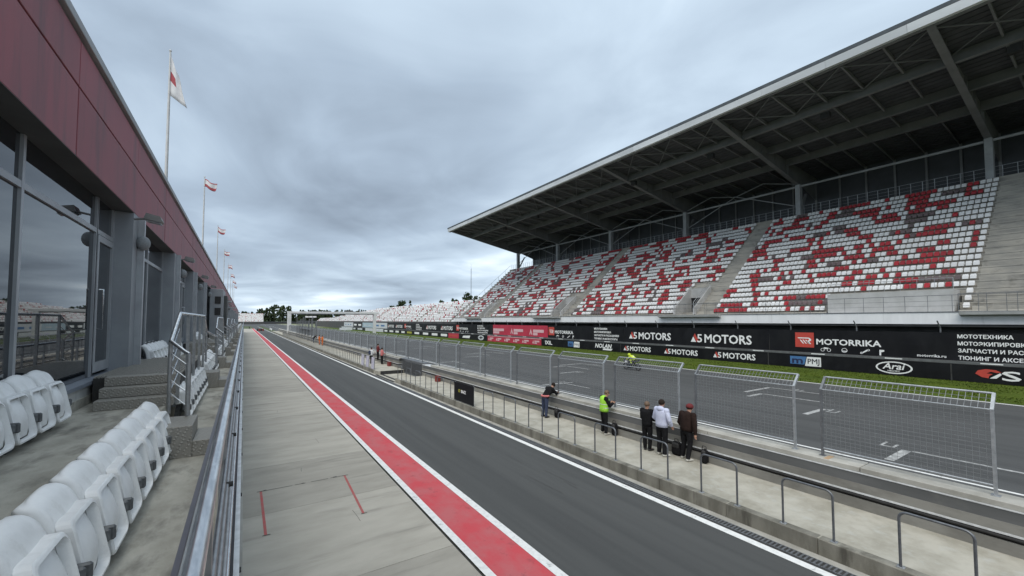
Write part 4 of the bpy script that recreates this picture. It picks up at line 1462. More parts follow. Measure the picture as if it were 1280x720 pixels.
# one bay: pier, panes, mullions, transom, door
pier_me = MB().box(FX - 0.1, PF - 0.003, -0.22, 0.22, 3.66, 7.164).mesh("pier", "pier")
pier_trim_me = MB().box(FX - 0.1, PF + 0.10, 0.222, 0.34, 3.66, 7.164).mesh("pier_trim", "frame")
TR0, TR1 = 6.53, 6.61


def pane(y0, y1, z0, z1):
    return part("window_pane", MB().box(FX - 0.04, FX - 0.015, y0, y1, z0, z1), "glass", hb)


def mullion(y, w=0.07, z0=4.03):
    return part("mullion", MB().box(FX - 0.03, FX + 0.018, y - w / 2, y + w / 2, z0, 7.16), "frame", hb)


def door(y0, y1, hinge_far):
    d = part("door", MB().box(FX - 0.02, FX + 0.03, y0 + 0.04, y0 + 0.13, 4.09, TR0 - 0.02).box(FX - 0.02, FX + 0.03, y1 - 0.13, y1 - 0.04, 4.09, TR0 - 0.02)
             .box(FX - 0.02, FX + 0.03, y0 + 0.13, y1 - 0.13, 4.09, 4.26).box(FX - 0.02, FX + 0.03, y0 + 0.13, y1 - 0.13, TR0 - 0.13, TR0 - 0.02), "frame", hb)
    part("door_glass", MB().box(FX - 0.015, FX + 0.0, y0 + 0.13, y1 - 0.13, 4.26, TR0 - 0.13), "glass", d)
    hy = y0 + 0.2 if hinge_far else y1 - 0.2
    part("handle", MB().tube([(FX + 0.02, hy, 4.85), (FX + 0.09, hy, 4.85), (FX + 0.09, hy, 5.55), (FX + 0.02, hy, 5.55)], 0.016, 6), "steel", d)


for k in range(-3, NB):
    if k == -1:
        continue
    yp = 11.25 + P * k
    link("pier", pier_me, hb, (0, yp, 0))
    link("pier_trim", pier_trim_me, hb, (0, yp, 0))
    # bay on the near side of this pier spans [yp-P+0.34, yp-0.22]
    a, b = yp - P + 0.34, yp - 0.22
    if k == 0:                        # double-width bay by the nearest landing
        a -= P
        for q in (0.95, 4.05):
            mullion(q)
        pane(a, 0.95, 4.03, TR0 + 0.02)
        pane(a, 0.95, TR1 - 0.02, 7.17)
        pane(0.95, 4.05, 4.03, TR0 + 0.02)
        pane(0.95, 4.05, TR1 - 0.02, 7.17)
        cuts = [4.05, 7.05, yp - 1.32]
        dr = (yp - 1.32, b)
    elif k % 2 == 0:                  # door next to the far pier of the bay
        cuts = [a, a + 1.45, yp - 1.32]
        dr = (yp - 1.32, b)
    else:                             # mirrored: door first
        cuts = [a + 1.2, a + 2.9, b]
        dr = (a, a + 1.2)
    lo_hi = [(cuts[0], cuts[1]), (cuts[1], cuts[2])]
    for (p0, p1) in lo_hi:
        pane(p0, p1, 4.03, TR0 + 0.02)
        pane(p0, p1, TR1 - 0.02, 7.17)
    pane(dr[0], dr[1], TR1 - 0.02, 7.17)
    door(dr[0], dr[1], k % 2 == 0)
    for m_ in cuts:
        mullion(m_)
    mullion(dr[0] + 0.03)
    mullion(dr[1] - 0.03)
    part("transom", MB().box(FX - 0.028, FX + 0.016, a + 0.01, b - 0.01, TR0, TR1), "frame", hb)
part("sill_wall", MB().box(FX - 0.1, -2.08, -14, BEND, 3.2, 3.97), "white_wall", hb)
part("sill_skirt", MB().box(FX - 0.1, -2.06, -14, BEND, 3.2, 3.80), "terrace", hb)
part("sill", MB().box(FX - 0.06, -2.03, -14, BEND, 3.97, 4.025), "sill", hb)
part("front_wall", MB().box(-2.5, -0.02, -14, BEND, 0.0, 3.0), "white_wall", hb)
# service box projecting from the facade
part("service_box", MB().bbox(PF + 0.002, -1.18, 33.3, 37.2, 3.3, 7.08, 0.02), "pier", hb)
for z_ in (6.1, 5.35):
    part("vent_opening", MB().box(-1.62, -1.30, 33.26, 33.30, z_, z_ + 0.48), "rail_black", hb)  # flat black panels, the dark inside the openings painted on
part("service_wing", MB().box(-1.18, -1.0, 34.6, 37.0, 3.3, 6.7), "soffit", hb)
# flat canopies further down
for k in range(6):
    part("door_canopy", MB().box(PF + 0.002, -1.0, 46 + 24 * k, 48.2 + 24 * k, 6.7, 6.85), "frame", hb)

# terrace
FL, FU, DK = 3.25, 3.66, 4.09
tr = MB()
tr.box(-1.0, 0.03, -14, BEND, 3.0, FL)
struct("terrace_floor", tr, "terrace")
struct("terrace_step", MB().box(-2.2, -1.0, -14, BEND, 3.001, FU), "terrace")
struct("terrace_kerb", MB().box(-0.025, 0.032, -14, BEND, FL + 0.002, FL + 0.06), "coping")

# floodlights and round speakers on the piers
def floodlight():
    t = thing("floodlight", "x", "floodlight")
    part("bracket", MB().tube([(0, 0, 0.02), (0.26, 0, 0.07)], 0.022, 6).tube([(0.26, -0.14, 0.07), (0.26, 0.14, 0.07)], 0.018, 6), "lamp_body", t)
    h = part("housing", MB().prism([(0.16, 0.03), (0.20, 0.15), (0.42, 0.10), (0.45, 0.02), (0.42, -0.02)], "y", -0.15, 0.15), "lamp_body", t)
    part("lens", MB().prism([(0.19, 0.018), (0.42, -0.025), (0.422, -0.04), (0.188, 0.003)], "y", -0.13, 0.13), "lamp_glass", h)
    return t


def globe():
    t = thing("wall_speaker", "x", "speaker")
    part("arm", MB().tube([(0, 0, 0), (0.06, 0, 0)], 0.03, 6), "lamp_body", t)
    part("ball", MB().sphere((0.11, 0, 0), 0.15, 14, 10, (0.8, 1, 1)), "speaker", t)
    return t


fl0, gl0 = floodlight(), globe()
for k in range(0, 10):
    yp = 11.05 + 6.7 * k
    la = "grey floodlight on the maroon fascia, %s along the building" % ordinal(k)
    lb = "round grey wall speaker below the %s floodlight on the building" % ordinal(k)
    if k == 0:
        fl0.location, gl0.location = (PF, yp, 7.02), (PF - 0.02, yp + 0.40, 6.62)
        fl0["label"], gl0["label"] = la, lb
        fl0["group"], gl0["group"] = "floodlights along the fascia", "round speakers along the fascia"
    else:
        dup(fl0, (PF, yp, 7.02), None, la, "floodlights along the fascia")
        dup(gl0, (PF - 0.02, yp + 0.40, 6.62), None, lb, "round speakers along the fascia")

# ------------------------------------------------------------------ terrace seats
def shell(front, back, nu, nv):
    """closed shell from two point grids"""
    mb = MB()
    vs = front + back
    n = len(front)
    fs = []
    for i in range(nu - 1):
        for j in range(nv - 1):
            a = i * nv + j
            fs.append((a, a + 1, a + nv + 1, a + nv))
            fs.append((n + a, n + a + nv, n + a + nv + 1, n + a + 1))
    rim = [j for j in range(nv)] + [i * nv + nv - 1 for i in range(1, nu)] + [(nu - 1) * nv + j for j in range(nv - 2, -1, -1)] + [i * nv for i in range(nu - 2, 0, -1)]
    for i in range(len(rim)):
        a, b = rim[i], rim[(i + 1) % len(rim)]
        fs.append((a, a + n, b + n, b))
    mb._add(vs, fs, 0, True)
    return mb


def lerp_profile(prof, t):
    s = t * (len(prof) - 1)
    i = min(int(s), len(prof) - 2)
    f = s - i
    # smooth catmull-like interpolation
    p0 = prof[max(i - 1, 0)]
    p1, p2 = prof[i], prof[i + 1]
    p3 = prof[min(i + 2, len(prof) - 1)]
    r = []
    for q in range(2):
        a, b, c, d = p0[q], p1[q], p2[q], p3[q]
        r.append(0.5 * (2 * b + (c - a) * f + (2 * a - 5 * b + 4 * c - d) * f * f + (3 * b - a - 3 * c + d) * f ** 3))
    return r


def make_seat():
    t = thing("stadium_chair", "x", "chair")
    # backrest: rolls backwards at the top, with a rounded dish
    prof = [(0.115, 0.36), (0.105, 0.45), (0.085, 0.54), (0.055, 0.63), (0.012, 0.70), (-0.045, 0.735), (-0.09, 0.728)]
    nu, nv = 23, 21
    fr, bk = [], []
    for i in range(nu):
        u = -1 + 2 * i / (nu - 1)
        for j in range(nv):
            v = j / (nv - 1)
            x, z = lerp_profile(prof, v)
            hw = 0.230
            dt = 0.46 * (1 - v)
            if dt < 0.13:
                hw -= 0.13 - math.sqrt(max(0.0, 0.13 ** 2 - (0.13 - dt) ** 2)) * 0.98
            hw = max(hw, 0.125)
            su = abs(u)
            if su < 0.78:
                yy = hw * 0.93 * su / 0.78
            else:
                q = (su - 0.78) / 0.22
                yy = hw * (0.93 + 0.07 * math.sin(q * PI / 2))
                x -= 0.07 * (1 - math.cos(q * PI / 2)) * (1 - max(0.0, (v - 0.55) / 0.45) ** 1.5)
            yy = math.copysign(yy, u)
            z -= 0.05 * (yy / 0.23) ** 2 * v
            x -= 0.035 * (yy / 0.23) ** 2
            d = max(0.0, 1 - (u / 0.72) ** 2) * max(0.0, 1 - ((v - 0.62) / 0.36) ** 2)
            x -= 0.034 * d ** 0.5
            fr.append((x, yy, z))
            bk.append((x - 0.018, yy * 0.96, z - 0.020))
    br = part("backrest", shell(fr, bk, nu, nv), "seat_white", t)
    part("rivet", MB().sphere((0.035, 0.20, 0.50), 0.012, 6, 4).sphere((0.035, -0.20, 0.50), 0.012, 6, 4), "hinge", br)
    # tipped-up pan: rim frame and a bulging underside set into it
    pan = MB()
    W, zb, zt, xf = 0.225, 0.10, 0.575, 0.21
    path = []
    R = 0.055
    for (cy_, cz_, a0) in ((W - R, zb + R, -90), (W - R, zt - R, 0), (-W + R, zt - R, 90), (-W + R, zb + R, 180)):
        for s in range(5):
            a = math.radians(a0 + 90 * s / 4)
            path.append((cy_ + R * math.cos(a), cz_ + R * math.sin(a)))
    n = len(path)

    def xo(z):
        return xf - 0.10 * ((z - zb) / (zt - zb)) + 0.03 * math.sin(PI * (z - zb) / (zt - zb))
    vs, fs = [], []
    for (py, pz) in path:
        cy_, cz_ = py * 0.885, (pz - (zb + zt) / 2) * 0.905 + (zb + zt) / 2
        vs += [(xo(pz) - 0.07, py, pz), (xo(pz) - 0.008, py, pz), (xo(pz), py * 0.97, pz * 0.97 + 0.03 * (zb + zt) / 2), (xo(cz_), cy_ * 1.03, cz_), (xo(cz_) - 0.06, cy_, cz_)]
    m5 = 5
    for i in range(n):
        j = (i + 1) % n
        for q in range(m5 - 1):
            fs.append((i * m5 + q, i * m5 + q + 1, j * m5 + q + 1, j * m5 + q))
        fs.append((i * m5 + 4, i * m5, j * m5, j * m5 + 4))
    pan._add(vs, fs, 0, False)
    pt = part("seat_pan", pan, "seat_white", t)
    nu, nv = 9, 11
    fr, bk = [], []
    for i in range(nu):
        u = -1 + 2 * i / (nu - 1)
        for j in range(nv):
            v = j / (nv - 1)
            z = zb + 0.04 + (zt - zb - 0.075) * v
            bul = 0.045 * max(0, 1 - abs(u) ** 3) * math.sin(PI * min(1, v * 0.9 + 0.08)) ** 0.7
            x = xo(z) - 0.068 + bul
            fr.append((x, u * W * 0.86, z))
            bk.append((x - 0.014, u * W * 0.86, z))
    part("underside", shell(fr, bk, nu, nv), "seat_white", pt)
    part("hinge_block", MB().bbox(0.10, 0.22, -W - 0.035, -W - 0.002, 0.235, 0.335, 0.012).bbox(0.13, 0.20, -W - 0.02, -W + 0.03, 0.26, 0.31, 0.008), "hinge", t)
    part("hinge_block", MB().bbox(0.10, 0.20, W + 0.002, W + 0.03, 0.24, 0.33, 0.012), "hinge", t)
    part("bracket", MB().bar((-0.02, 0, 0.0), (0.03, 0, 0.36), 0.06, 0.05, up=(0, 1, 0)).bar((-0.02, -0.25, 0.33), (-0.02, 0.25, 0.33), 0.05, 0.04).box(-0.08, 0.08, -0.07, 0.07, 0.0, 0.012), "hinge", t)
    return t


seat0 = make_seat()
used = [False]
GS1 = "white tip-up seats in the lower terrace row"
GS2 = "white tip-up seats in the upper terrace row"


def put_seat(x, y, z, label, group):
    if not used[0]:
        used[0] = True
        seat0.location = (x, y, z)
        seat0["label"], seat0["group"] = label, group
        return seat0
    return dup(seat0, (x, y, z), None, label, group)


SP = 0.525
RX1, RX2 = -0.93, -2.0 + 0.0
# lower row in front of the camera
yl = [6.83 - SP * i for i in range(11)]
for i, y in enumerate(yl):
    put_seat(RX1, y, FL, "white tip-up seat in the near lower row, %s from the metal step box" % ordinal(i), GS1)
yu = [7.38 - SP * i for i in range(10)]
for i, y in enumerate(yu):
    put_seat(-2.06 + 0.02, y, FU, "white tip-up seat in the upper row by the windows, %s from the chequer-plate stairs" % ordinal(i), GS2)
DC = [11.15 + 11.8 * k for k in range(0, 5)]
k_ = 0
for n, yc in enumerate(DC):
    rows = [(RX1, yc - 2.0, yc + 1.75, FL, 1), (RX1, yc + 3.3, yc + 7.2, FL, 1), (-2.04, yc + 2.9, yc + 8.6, FU, 2)]
    for (x, a, b, z, rw) in rows:
        y = a
        q = 0
        while y < b:
            o_ = "nearest" if n == 0 else ordinal(n)
            where = ("below the %s landing" if (rw == 1 and a < yc) else "beyond the %s landing") % o_
            lab = "white tip-up chair of the %s terrace row, %s %s" % ("lower" if rw == 1 else "upper", ordinal(q), where)
            put_seat(x, y, z, lab, GS1 if rw == 1 else GS2)
            y += SP
            q += 1
fst = MB()
y = 71.0
while y < 190:
    if (y - 71.0) % 11.8 > 2.0:
        fst.bbox(-1.02, -0.74, y - 0.23, y + 0.23, FL + 0.12, FL + 0.7, 0.05)
        fst.bbox(-2.14, -1.86, y - 0.23, y + 0.23, FU + 0.12, FU + 0.7, 0.05)
    y += SP
o = part("far_terrace_chairs", fst, "seat_white")
o["kind"] = "stuff"
o["label"] = "far white terrace chairs in two rows running to the end of the building"

# ------------------------------------------------------------------ stairs, landings, step boxes, stair rails
def chequer_box(mb, x0, x1, y0, y1, z0, z1):
    mb.bbox(x0, x1, y0, y1, z0, z1, 0.006)


def make_landing():
    t = thing("metal_landing", "x", "landing")
    for s in (-1, 1):
        for i in range(3):
            y0 = 2.68 - 0.28 * i
            y1 = y0 - 0.28
            mb = MB()
            chequer_box(mb, -1.83, -0.91, min(s * y0, s * (y1 + 0.004)), max(s * y0, s * (y1 + 0.004)), FU + 0.145 * i - FU, FU + 0.145 * (i + 1) - FU - 0.002)
            # raised studs of the chequer plate on the riser
            part("stair_step", mb, "plate", t)
    top = MB().box(-2.02, -0.91, -1.84, 1.84, 0.0, 0.40)
    part("deck_frame", top, "deck_dark", t)
    me = MB().box(-0.012, 0.012, -1.84, 1.84, 0.0, 0.025).mesh("deck_slat", "tread")
    x = -2.0
    while x < -0.9:
        link("deck_slat", me, t, (x, 0, 0.402))
        x += 0.045
    return t


def make_stair_rail(s):
    """rail from a lower corner post up the stair and along the landing; s = -1 near side, 1 far side"""
    t = thing("stair_rail", "x", "railing")
    X = -0.88
    ya, yb = s * 3.42, s * 3.70
    part("post", MB().tube([(-0.64, yb, 0.0), (-0.64, yb, 0.86)], 0.03, 8), "steel_dull", t)
    part("post", MB().tube([(X, ya, 0.0), (X, ya, 1.03)], 0.026, 8), "steel_dull", t)
    part("handrail", MB().tube([(-0.64, yb, 0.86), (-0.69, yb - s * 0.05, 0.89), (X, ya, 1.04), (X, s * 3.36, 1.06), (X, s * 2.52, 1.44), (X, s * 2.47, 1.46), (X, 0, 1.46)], 0.026, 8), "steel", t)
    w = MB()
    for q in range(4):
        z = 0.12 + 0.19 * q
        w.tube([(-0.64, yb, z), (X, ya, z + 0.18)], 0.008, 5)
        w.tube([(X, ya - s * 0.0, z + 0.18), (X, s * 2.5, z + 0.18 + 0.40 * (0.5 + q * 0.12))], 0.008, 5)
    part("wire", w, "steel", t)
    for yy in (2.47, 1.25, 0.04):
        part("post", MB().bar((X, s * yy, 0.0), (X, s * yy, 1.45), 0.045, 0.045, up=(1, 0, 0)), "steel_dull", t)
    return t


def make_step_box():
    t = thing("step_box", "x", "steps")
    b = part("lower_step", MB().bbox(-0.52, -0.17, 0, 0.75, 0, 0.2, 0.006), "plate", t)
    part("upper_step", MB().bbox(-0.86, -0.522, 0, 0.75, 0, 0.40, 0.006), "plate", t)
    return t


lan0 = make_landing()
rn, rf = make_stair_rail(-1), make_stair_rail(1)
sb0 = make_step_box()
for n, yc in enumerate(DC):
    o_ = "nearest" if n == 0 else ordinal(n)
    L1 = "metal landing with chequer-plate stairs by the glass doors, %s along the terrace" % o_
    L2 = "steel stair railing on the near side of the %s landing" % o_
    L3 = "steel stair railing on the far side of the %s landing" % o_
    L4 = "two-step metal step box on the lower aisle, before the %s landing" % o_
    L5 = "two-step metal step box on the lower aisle, after the %s landing" % o_
    if n == 0:
        for o, loc, lb in ((lan0, (0, yc, FU), L1), (rn, (0, yc, FU), L2), (rf, (0, yc, FU), L3), (sb0, (0, yc - 4.4, FL), L4)):
            o.location = loc
            o["label"] = lb
        lan0["group"], rn["group"], rf["group"], sb0["group"] = "metal landings", "stair railings", "stair railings", "step boxes"
    else:
        dup(lan0, (0, yc, FU), None, L1, "metal landings")
        dup(rn, (0, yc, FU), None, L2, "stair railings")
        dup(rf, (0, yc, FU), None, L3, "stair railings")
        dup(sb0, (0, yc - 4.4, FL), None, L4, "step boxes")
    dup(sb0, (0, yc + 2.15, FL), None, L5, "step boxes")

# ------------------------------------------------------------------ terrace handrail
hr = thing("terrace_handrail", "long polished steel handrail with a dark strip along the edge of the terrace", "railing")
part("top_tube", MB().tube([(-0.09, -3, 4.40), (-0.09, BEND, 4.40)], 0.026, 12), "steel", hr)
part("dark_strip", MB().box(-0.132, -0.118, -3, BEND, 4.372, 4.395), "steel_dark", hr)  # thin dark strip running beside the tube
for (x, z, w, m) in ((-0.065, 4.20, 0.010, "steel_dull"), (-0.06, 4.02, 0.010, "steel_dull"), (-0.05, 3.84, 0.012, "steel_dull"), (-0.045, 3.66, 0.012, "steel")):
    part("mid_rail", MB().tube([(x, -3, z), (x, BEND, z)], w, 8), m, hr)
part("kick_plate", MB().box(-0.066, -0.048, -3, BEND, 3.46, 3.56), "white_trim", hr)
part("outer_rail", MB().box(-0.018, 0.012, -3, BEND, 3.46, 3.53), "white_trim", hr)
part("inner_strip", MB().box(-0.046, -0.020, -3, BEND, 3.40, 3.46), "steel_dark", hr)
pm = MB().bar((-0.072, 0, 3.26), (-0.085, 0, 4.375), 0.035, 0.05, up=(0, 1, 0)).box(-0.095, -0.03, -0.03, 0.03, 3.25, 3.27).mesh("post", "steel_dull")
bolt = MB().tube([(-0.02, 0, 3.50), (0.022, 0, 3.50)], 0.016, 8).mesh("bolt", "rail_black")
clamp = MB().tube([(-0.09, 0, 4.02), (-0.03, 0, 4.02)], 0.016, 8).mesh("clamp", "rail_black")
y = 0.35
while y < 120:
    link("post", pm, hr, (0, y, 0))
    link("bolt", bolt, hr, (0, y + 0.12, 0))
    link("clamp", clamp, hr, (0, y + 0.12, 0))
    y += 1.28

# ------------------------------------------------------------------ flags on the roof
def flag_mesh(droop, seed):
    """striped cloth; columns along the fly, rows down the hoist"""
    rr = random.Random(seed)
    nu, nv = 10, 9
    W, H = (0.72, 1.55) if droop else (0.85, 0.56)
    fr = []
    for i in range(nu):
        u = i / (nu - 1)
        for j in range(nv):
            v = j / (nv - 1)
            if droop:
                y_ = 0.0 + 0.09 * math.sin(u * 9 + v * 3) * u
                x_ = W * u * (0.40 + 0.45 * v)
                z_ = -H * v - 0.85 * u * (1 - 0.45 * v)
            else:
                x_ = W * u * 0.92
                y_ = 0.14 * math.sin(u * 7 + v * 1.5 + seed) * u
                z_ = -H * v - 0.30 * u + 0.07 * math.sin(u * 6 + seed)
            fr.append((x_, y_, z_))
    bk = [(x, y_ + 0.012, z) for x, y_, z in fr]
    mb = shell(fr, bk, nu, nv)
    for q in range(len(mb.f)):
        zs = [i % nv if i < nu * nv else (i - nu * nv) % nv for i in mb.f[q]]
        us = [(i if i < nu * nv else i - nu * nv) // nv for i in mb.f[q]]
        zc_ = sum(zs) / len(zs) / (nv - 1)
        uc_ = sum(us) / len(us) / (nu - 1)
        if droop:
            mb.mi[q] = 1 if (0.36 < zc_ < 0.66 and uc_ < 0.42) else 0
        else:
            mb.mi[q] = 1 if zc_ > 0.58 or zc_ < 0.12 else 0
    return mb


def make_flag(y, droop, i, label):
    t = thing("flagpole", label, "flag", (-2.62, y, 8.8), 0, "flagpoles along the roof of the hospitality building")
    part("pole", MB().tube([(0, 0, 0), (0, 0, 2.6), (0, 0, 6.6)], 0.05, 8, radii=[0.05, 0.045, 0.026]), "pole", t)
    part("finial", MB().sphere((0, 0, 6.62), 0.045, 8, 6), "pole", t)
    part("halyard", MB().tube([(0.05, 0.02, 1.2), (0.035, 0.01, 6.5)], 0.006, 4), "pole", t)
    f = part("flag", flag_mesh(droop, i), ["flag_white", "flag_red"], t, (0.03, 0, 6.42))
    f.rotation_euler = (0, 0, -0.55 if not droop else -0.35)
    return t


yfl = [20.2, 36.9, 55.3, 73.5, 91.5, 109.5, 127.5, 145.5]
for i, y in enumerate(yfl):
    lab = "tall flagpole with a limp white and red flag, nearest on the roof" if i == 0 else "flagpole with a small red and white flag, %s along the roof" % ordinal(i)
    make_flag(y, i == 0, i, lab)

# ================================================================== START GANTRY AND FAR THINGS
ga = thing("start_gantry", "pale steel start gantry spanning the track with a row of white lights", "gantry", (13.4, 163, 0))
part("leg", MB().bbox(-0.7, 0.5, -0.6, 0.6, 0.3, 7.45, 0.05), "gantry_paint", ga)
part("leg", MB().bbox(28.6, 29.6, -0.6, 0.6, 0.0, 7.45, 0.05), "gantry_paint", ga)
part("beam", MB().bbox(-0.72, 30.5, -0.62, 0.62, 7.45, 8.2, 0.05), "gantry_paint", ga)
part("beam_underside", MB().box(0.62, 28.5, -0.5, 0.5, 7.2, 7.44), "galv_dark", ga)
part("light_panel", MB().box(4.6, 8.6, -0.75, -0.65, 5.9, 6.7), "rail_black", ga)
for k in range(3):
    part("start_light", MB().bbox(4.8 + 1.25 * k, 5.9 + 1.25 * k, -0.80, -0.76, 6.05, 6.55, 0.01), "print_white", ga)
part("roof_unit", MB().bbox(18.0, 21.0, -0.5, 0.5, 8.2, 8.8, 0.05), "soffit", ga)

hut = thing("scaffold_stand", "tall grey steel scaffold stand with mesh sides on the pit wall before the start gantry", "scaffold", (13.0, 98, 0.34))
for k in range(13):
    part("upright", MB().bar((0.25 - 0.6 * (k % 2), 3.0 * k, 0), (0.25 - 0.6 * (k % 2), 3.0 * k, 4.6 + 0.5 * ((k * 7) % 3)), 0.14, 0.14, up=(1, 0, 0)), "galv_dark", hut)
sm_ = MB()
for z_ in (1.4, 2.6, 3.8, 4.5):
    sm_.bar((0.25, 0, z_), (0.25, 36, z_), 0.07, 0.07)
part("ledger", sm_, "galv_dark", hut)
for k in range(0, 12, 2):
    part("mesh_sheet", MB().box(0.3, 0.32, 3.0 * k + 0.2, 3.0 * k + 1.3 + 0.9 * (k % 4 == 0), 1.1, 3.4 + 0.5 * (k % 4 == 0)), "scaffold_net", hut)
part("deck", MB().box(-0.4, 0.4, 6, 30, 2.55, 2.62), "galv_dark", hut)

bar = thing("tyre_barrier", "dark red and black barrier blocks across the far pit lane", "barrier", (5.2, 228, 0))
for k in range(4):
    part("block", MB().bbox(0.75 * k, 0.75 * k + 0.68, 0, 0.9, 0, 1.2 - 0.15 * (k % 2), 0.05), "box_red" if k % 2 else "rail_black", bar)
for i, (x, y, h_) in enumerate(((2.9, 292, 1.3), (11.6, 248, 1.2), (11.4, 232, 1.1))):
    t = thing("marker_post", ["dark marker post at the far end of the red strip", "pale marker post at the far end of the pit platform", "pale block near the far end of the pit platform"][i], "post", (x, y, 0))
    part("base", MB().bbox(-0.3, 0.3, -0.3, 0.3, 0, 0.15, 0.02), "rail_black", t)
    part("post", MB().bbox(-0.2, 0.2, -0.2, 0.2, 0.15, h_, 0.03), "rail_black" if i == 0 else "parapet", t)

tw = thing("tyre_wall", "long dark tyre wall across the far end of the circuit", "wall", (0, 720, 0))
part("tyre_stack", MB().box(-40, 260, 0, 1.5, 0, 2.0), "rail_black", tw)
part("catch_fence", MB().box(-40, 260, 1.6, 1.7, 2.0, 3.2), "cladding", tw)
sgn = thing("trackside_board", "small white board standing by the track beyond the gantry", "board", (37.5, 205, 0))
part("panel", MB().bbox(0, 5.5, 0, 0.1, 0.5, 1.6, 0.02), "banner_white", sgn)
part("post", MB().box(0.3, 0.45, 0.1, 0.2, 0, 1.5).box(5.0, 5.15, 0.1, 0.2, 0, 1.5), "galv", sgn)

fs_ = thing("distant_grandstand", "distant grandstand of pale seats behind the far bend", "grandstand", (-30, 640, 0))
part("seat_bank", MB().prism([(0, 3.4), (12, 14.5), (12, 0), (0, 0)], "x", 0, 52), "stand_conc", fs_)
dm = MB()
for i in range(14):
    for j in range(86):
        if rs.random() < 0.8:
            yy = 0.3 + 0.85 * i
            z = 3.6 + 0.79 * i
            dm.box(0.6 * j, 0.6 * j + 0.45, yy, yy + 0.2, z, z + 0.7, 0 if rs.random() < 0.85 else 1)
o = part("far_seats", dm, ["seat_white_far", "seat_red"], fs_)
o["kind"] = "stuff"
part("front_wall", MB().box(0, 52, -0.4, -0.05, 0, 3.4), "dark_conc", fs_)

# lamp mast behind the stand
mast = thing("lattice_mast", "thin lattice mast behind the open grandstand", "mast", (150, 290, 0))
mm = MB()
for a, b in ((-0.4, -0.4), (0.4, -0.4), (0, 0.5)):
    mm.tube([(a, b, 0), (a * 0.4, b * 0.4, 46)], 0.09, 5)
part("mast_frame", mm, "galv_dark", mast)
part("antenna", MB().tube([(0, 0, 46), (0, 0, 50)], 0.05, 5), "galv_dark", mast)

# ================================================================== TREES
def crown(mb, h, r, conifer, rr, n, leaf=1.0):
    """leaf-sized faces gathered in clumps through the crown's volume"""
    clumps = []
    nc = 26
    for c in range(nc):
        f = rr.random()
        if conifer:
            z = h * (0.12 + 0.86 * f)
            rad = r * (1.05 - f) * rr.uniform(0.5, 1.0)
        else:
            z = h * (0.28 + 0.66 * f)
            rad = r * math.sqrt(max(0.05, 1 - ((f - 0.45) / 0.6) ** 2)) * rr.uniform(0.2, 0.85)
        a = rr.uniform(0, 2 * PI)
        clumps.append((rad * math.cos(a), rad * math.sin(a), z, r * (0.30 if not conifer else 0.24) * rr.uniform(0.7, 1.2), rr.random() < 0.4))
    for i in range(n):
        c = clumps[i % nc]
        v = Vector((rr.gauss(0, 1), rr.gauss(0, 1), rr.gauss(0, 0.8)))
        v = v.normalized() * c[3] * rr.uniform(0.4, 1.15)
        p = Vector(c[:3]) + v
        s = r * rr.uniform(0.07, 0.13) * leaf
        a = Vector((rr.uniform(-1, 1), rr.uniform(-1, 1), rr.uniform(-0.6, 0.6))).normalized()
        b = a.cross(Vector((rr.uniform(-1, 1), rr.uniform(-1, 1), rr.uniform(-1, 1)))).normalized()
        mb._add([p - a * s, p + b * s * 0.7, p + a * s, p - b * s * 0.7], [(0, 1, 2, 3)], 1 if c[4] else 0)


def make_tree(x, y, h, r, conifer, seed, label, n=1800):
    t = thing("conifer_tree" if conifer else "broadleaf_tree", label, "tree", (x, y, 0), 0, "trees behind the open grandstand")
    rr = random.Random(seed)
    tk = MB().tube([(0, 0, 0), (0.1, 0, h * 0.4), (0, 0.1, h * 0.9)], 0.3, 7, radii=[h * 0.022, h * 0.016, h * 0.004])
    for q in range(6):
        a = rr.uniform(0, 2 * PI)
        z = h * rr.uniform(0.35, 0.7)
        tk.tube([(0, 0, z), (math.cos(a) * r * 0.6, math.sin(a) * r * 0.6, z + h * 0.12)], 0.1, 5, radii=[h * 0.008, h * 0.003])
    part("trunk", tk, "bark", t)
    cb = MB()
    crown(cb, h, r, conifer, rr, n, 1.25)
    part("crown", cb, ["leaf", "leaf2"], t)
    return t


for i, (x, y, h, r, con, lab) in enumerate((
        (76, 250, 15.0, 4.2, False, "low bushy tree behind the open grandstand, left of the twin pair"),
        (81.5, 250, 18.2, 4.0, False, "rounded dark tree standing above the white seats, left one of the pair"),
        (87, 251, 18.6, 2.4, True, "narrow pointed tree standing above the white seats, right one of the pair"),
        (102, 250, 14.6, 3.0, False, "small bushy tree peeking over the open grandstand before the tall group"),
        (108.5, 252, 18.6, 3.6, False, "rounded tree over the open grandstand, second of the group by the roofed stand"),
        (116, 250, 21.2, 3.2, True, "pointed dark tree in the group by the roofed stand"),
        (121, 256, 20.5, 3.4, False, "mid-height tree between the pointed tree and the broad tree"),
        (127, 250, 24.2, 4.6, False, "broad tall tree just left of the covered seating"),
        (135, 252, 25.2, 4.6, False, "tall tree half hidden by the covered seating"))):
    make_tree(x, y, h, r, con, 40 + i, lab)

fo = MB()
rr = random.Random(5)
tk = MB()


def forest_tree(x, y, h, r, con, n):
    o = len(fo.v)
    crown(fo, h, r, con, rr, int(n * 1.5), 2.7)
    for q in range(o, len(fo.v)):
        v = fo.v[q]
        fo.v[q] = (v[0] + x, v[1] + y, v[2])
    fo.tube([(x, y, 0), (x, y, h * 0.8)], 0.2, 5, 2, radii=[0.3, 0.08])


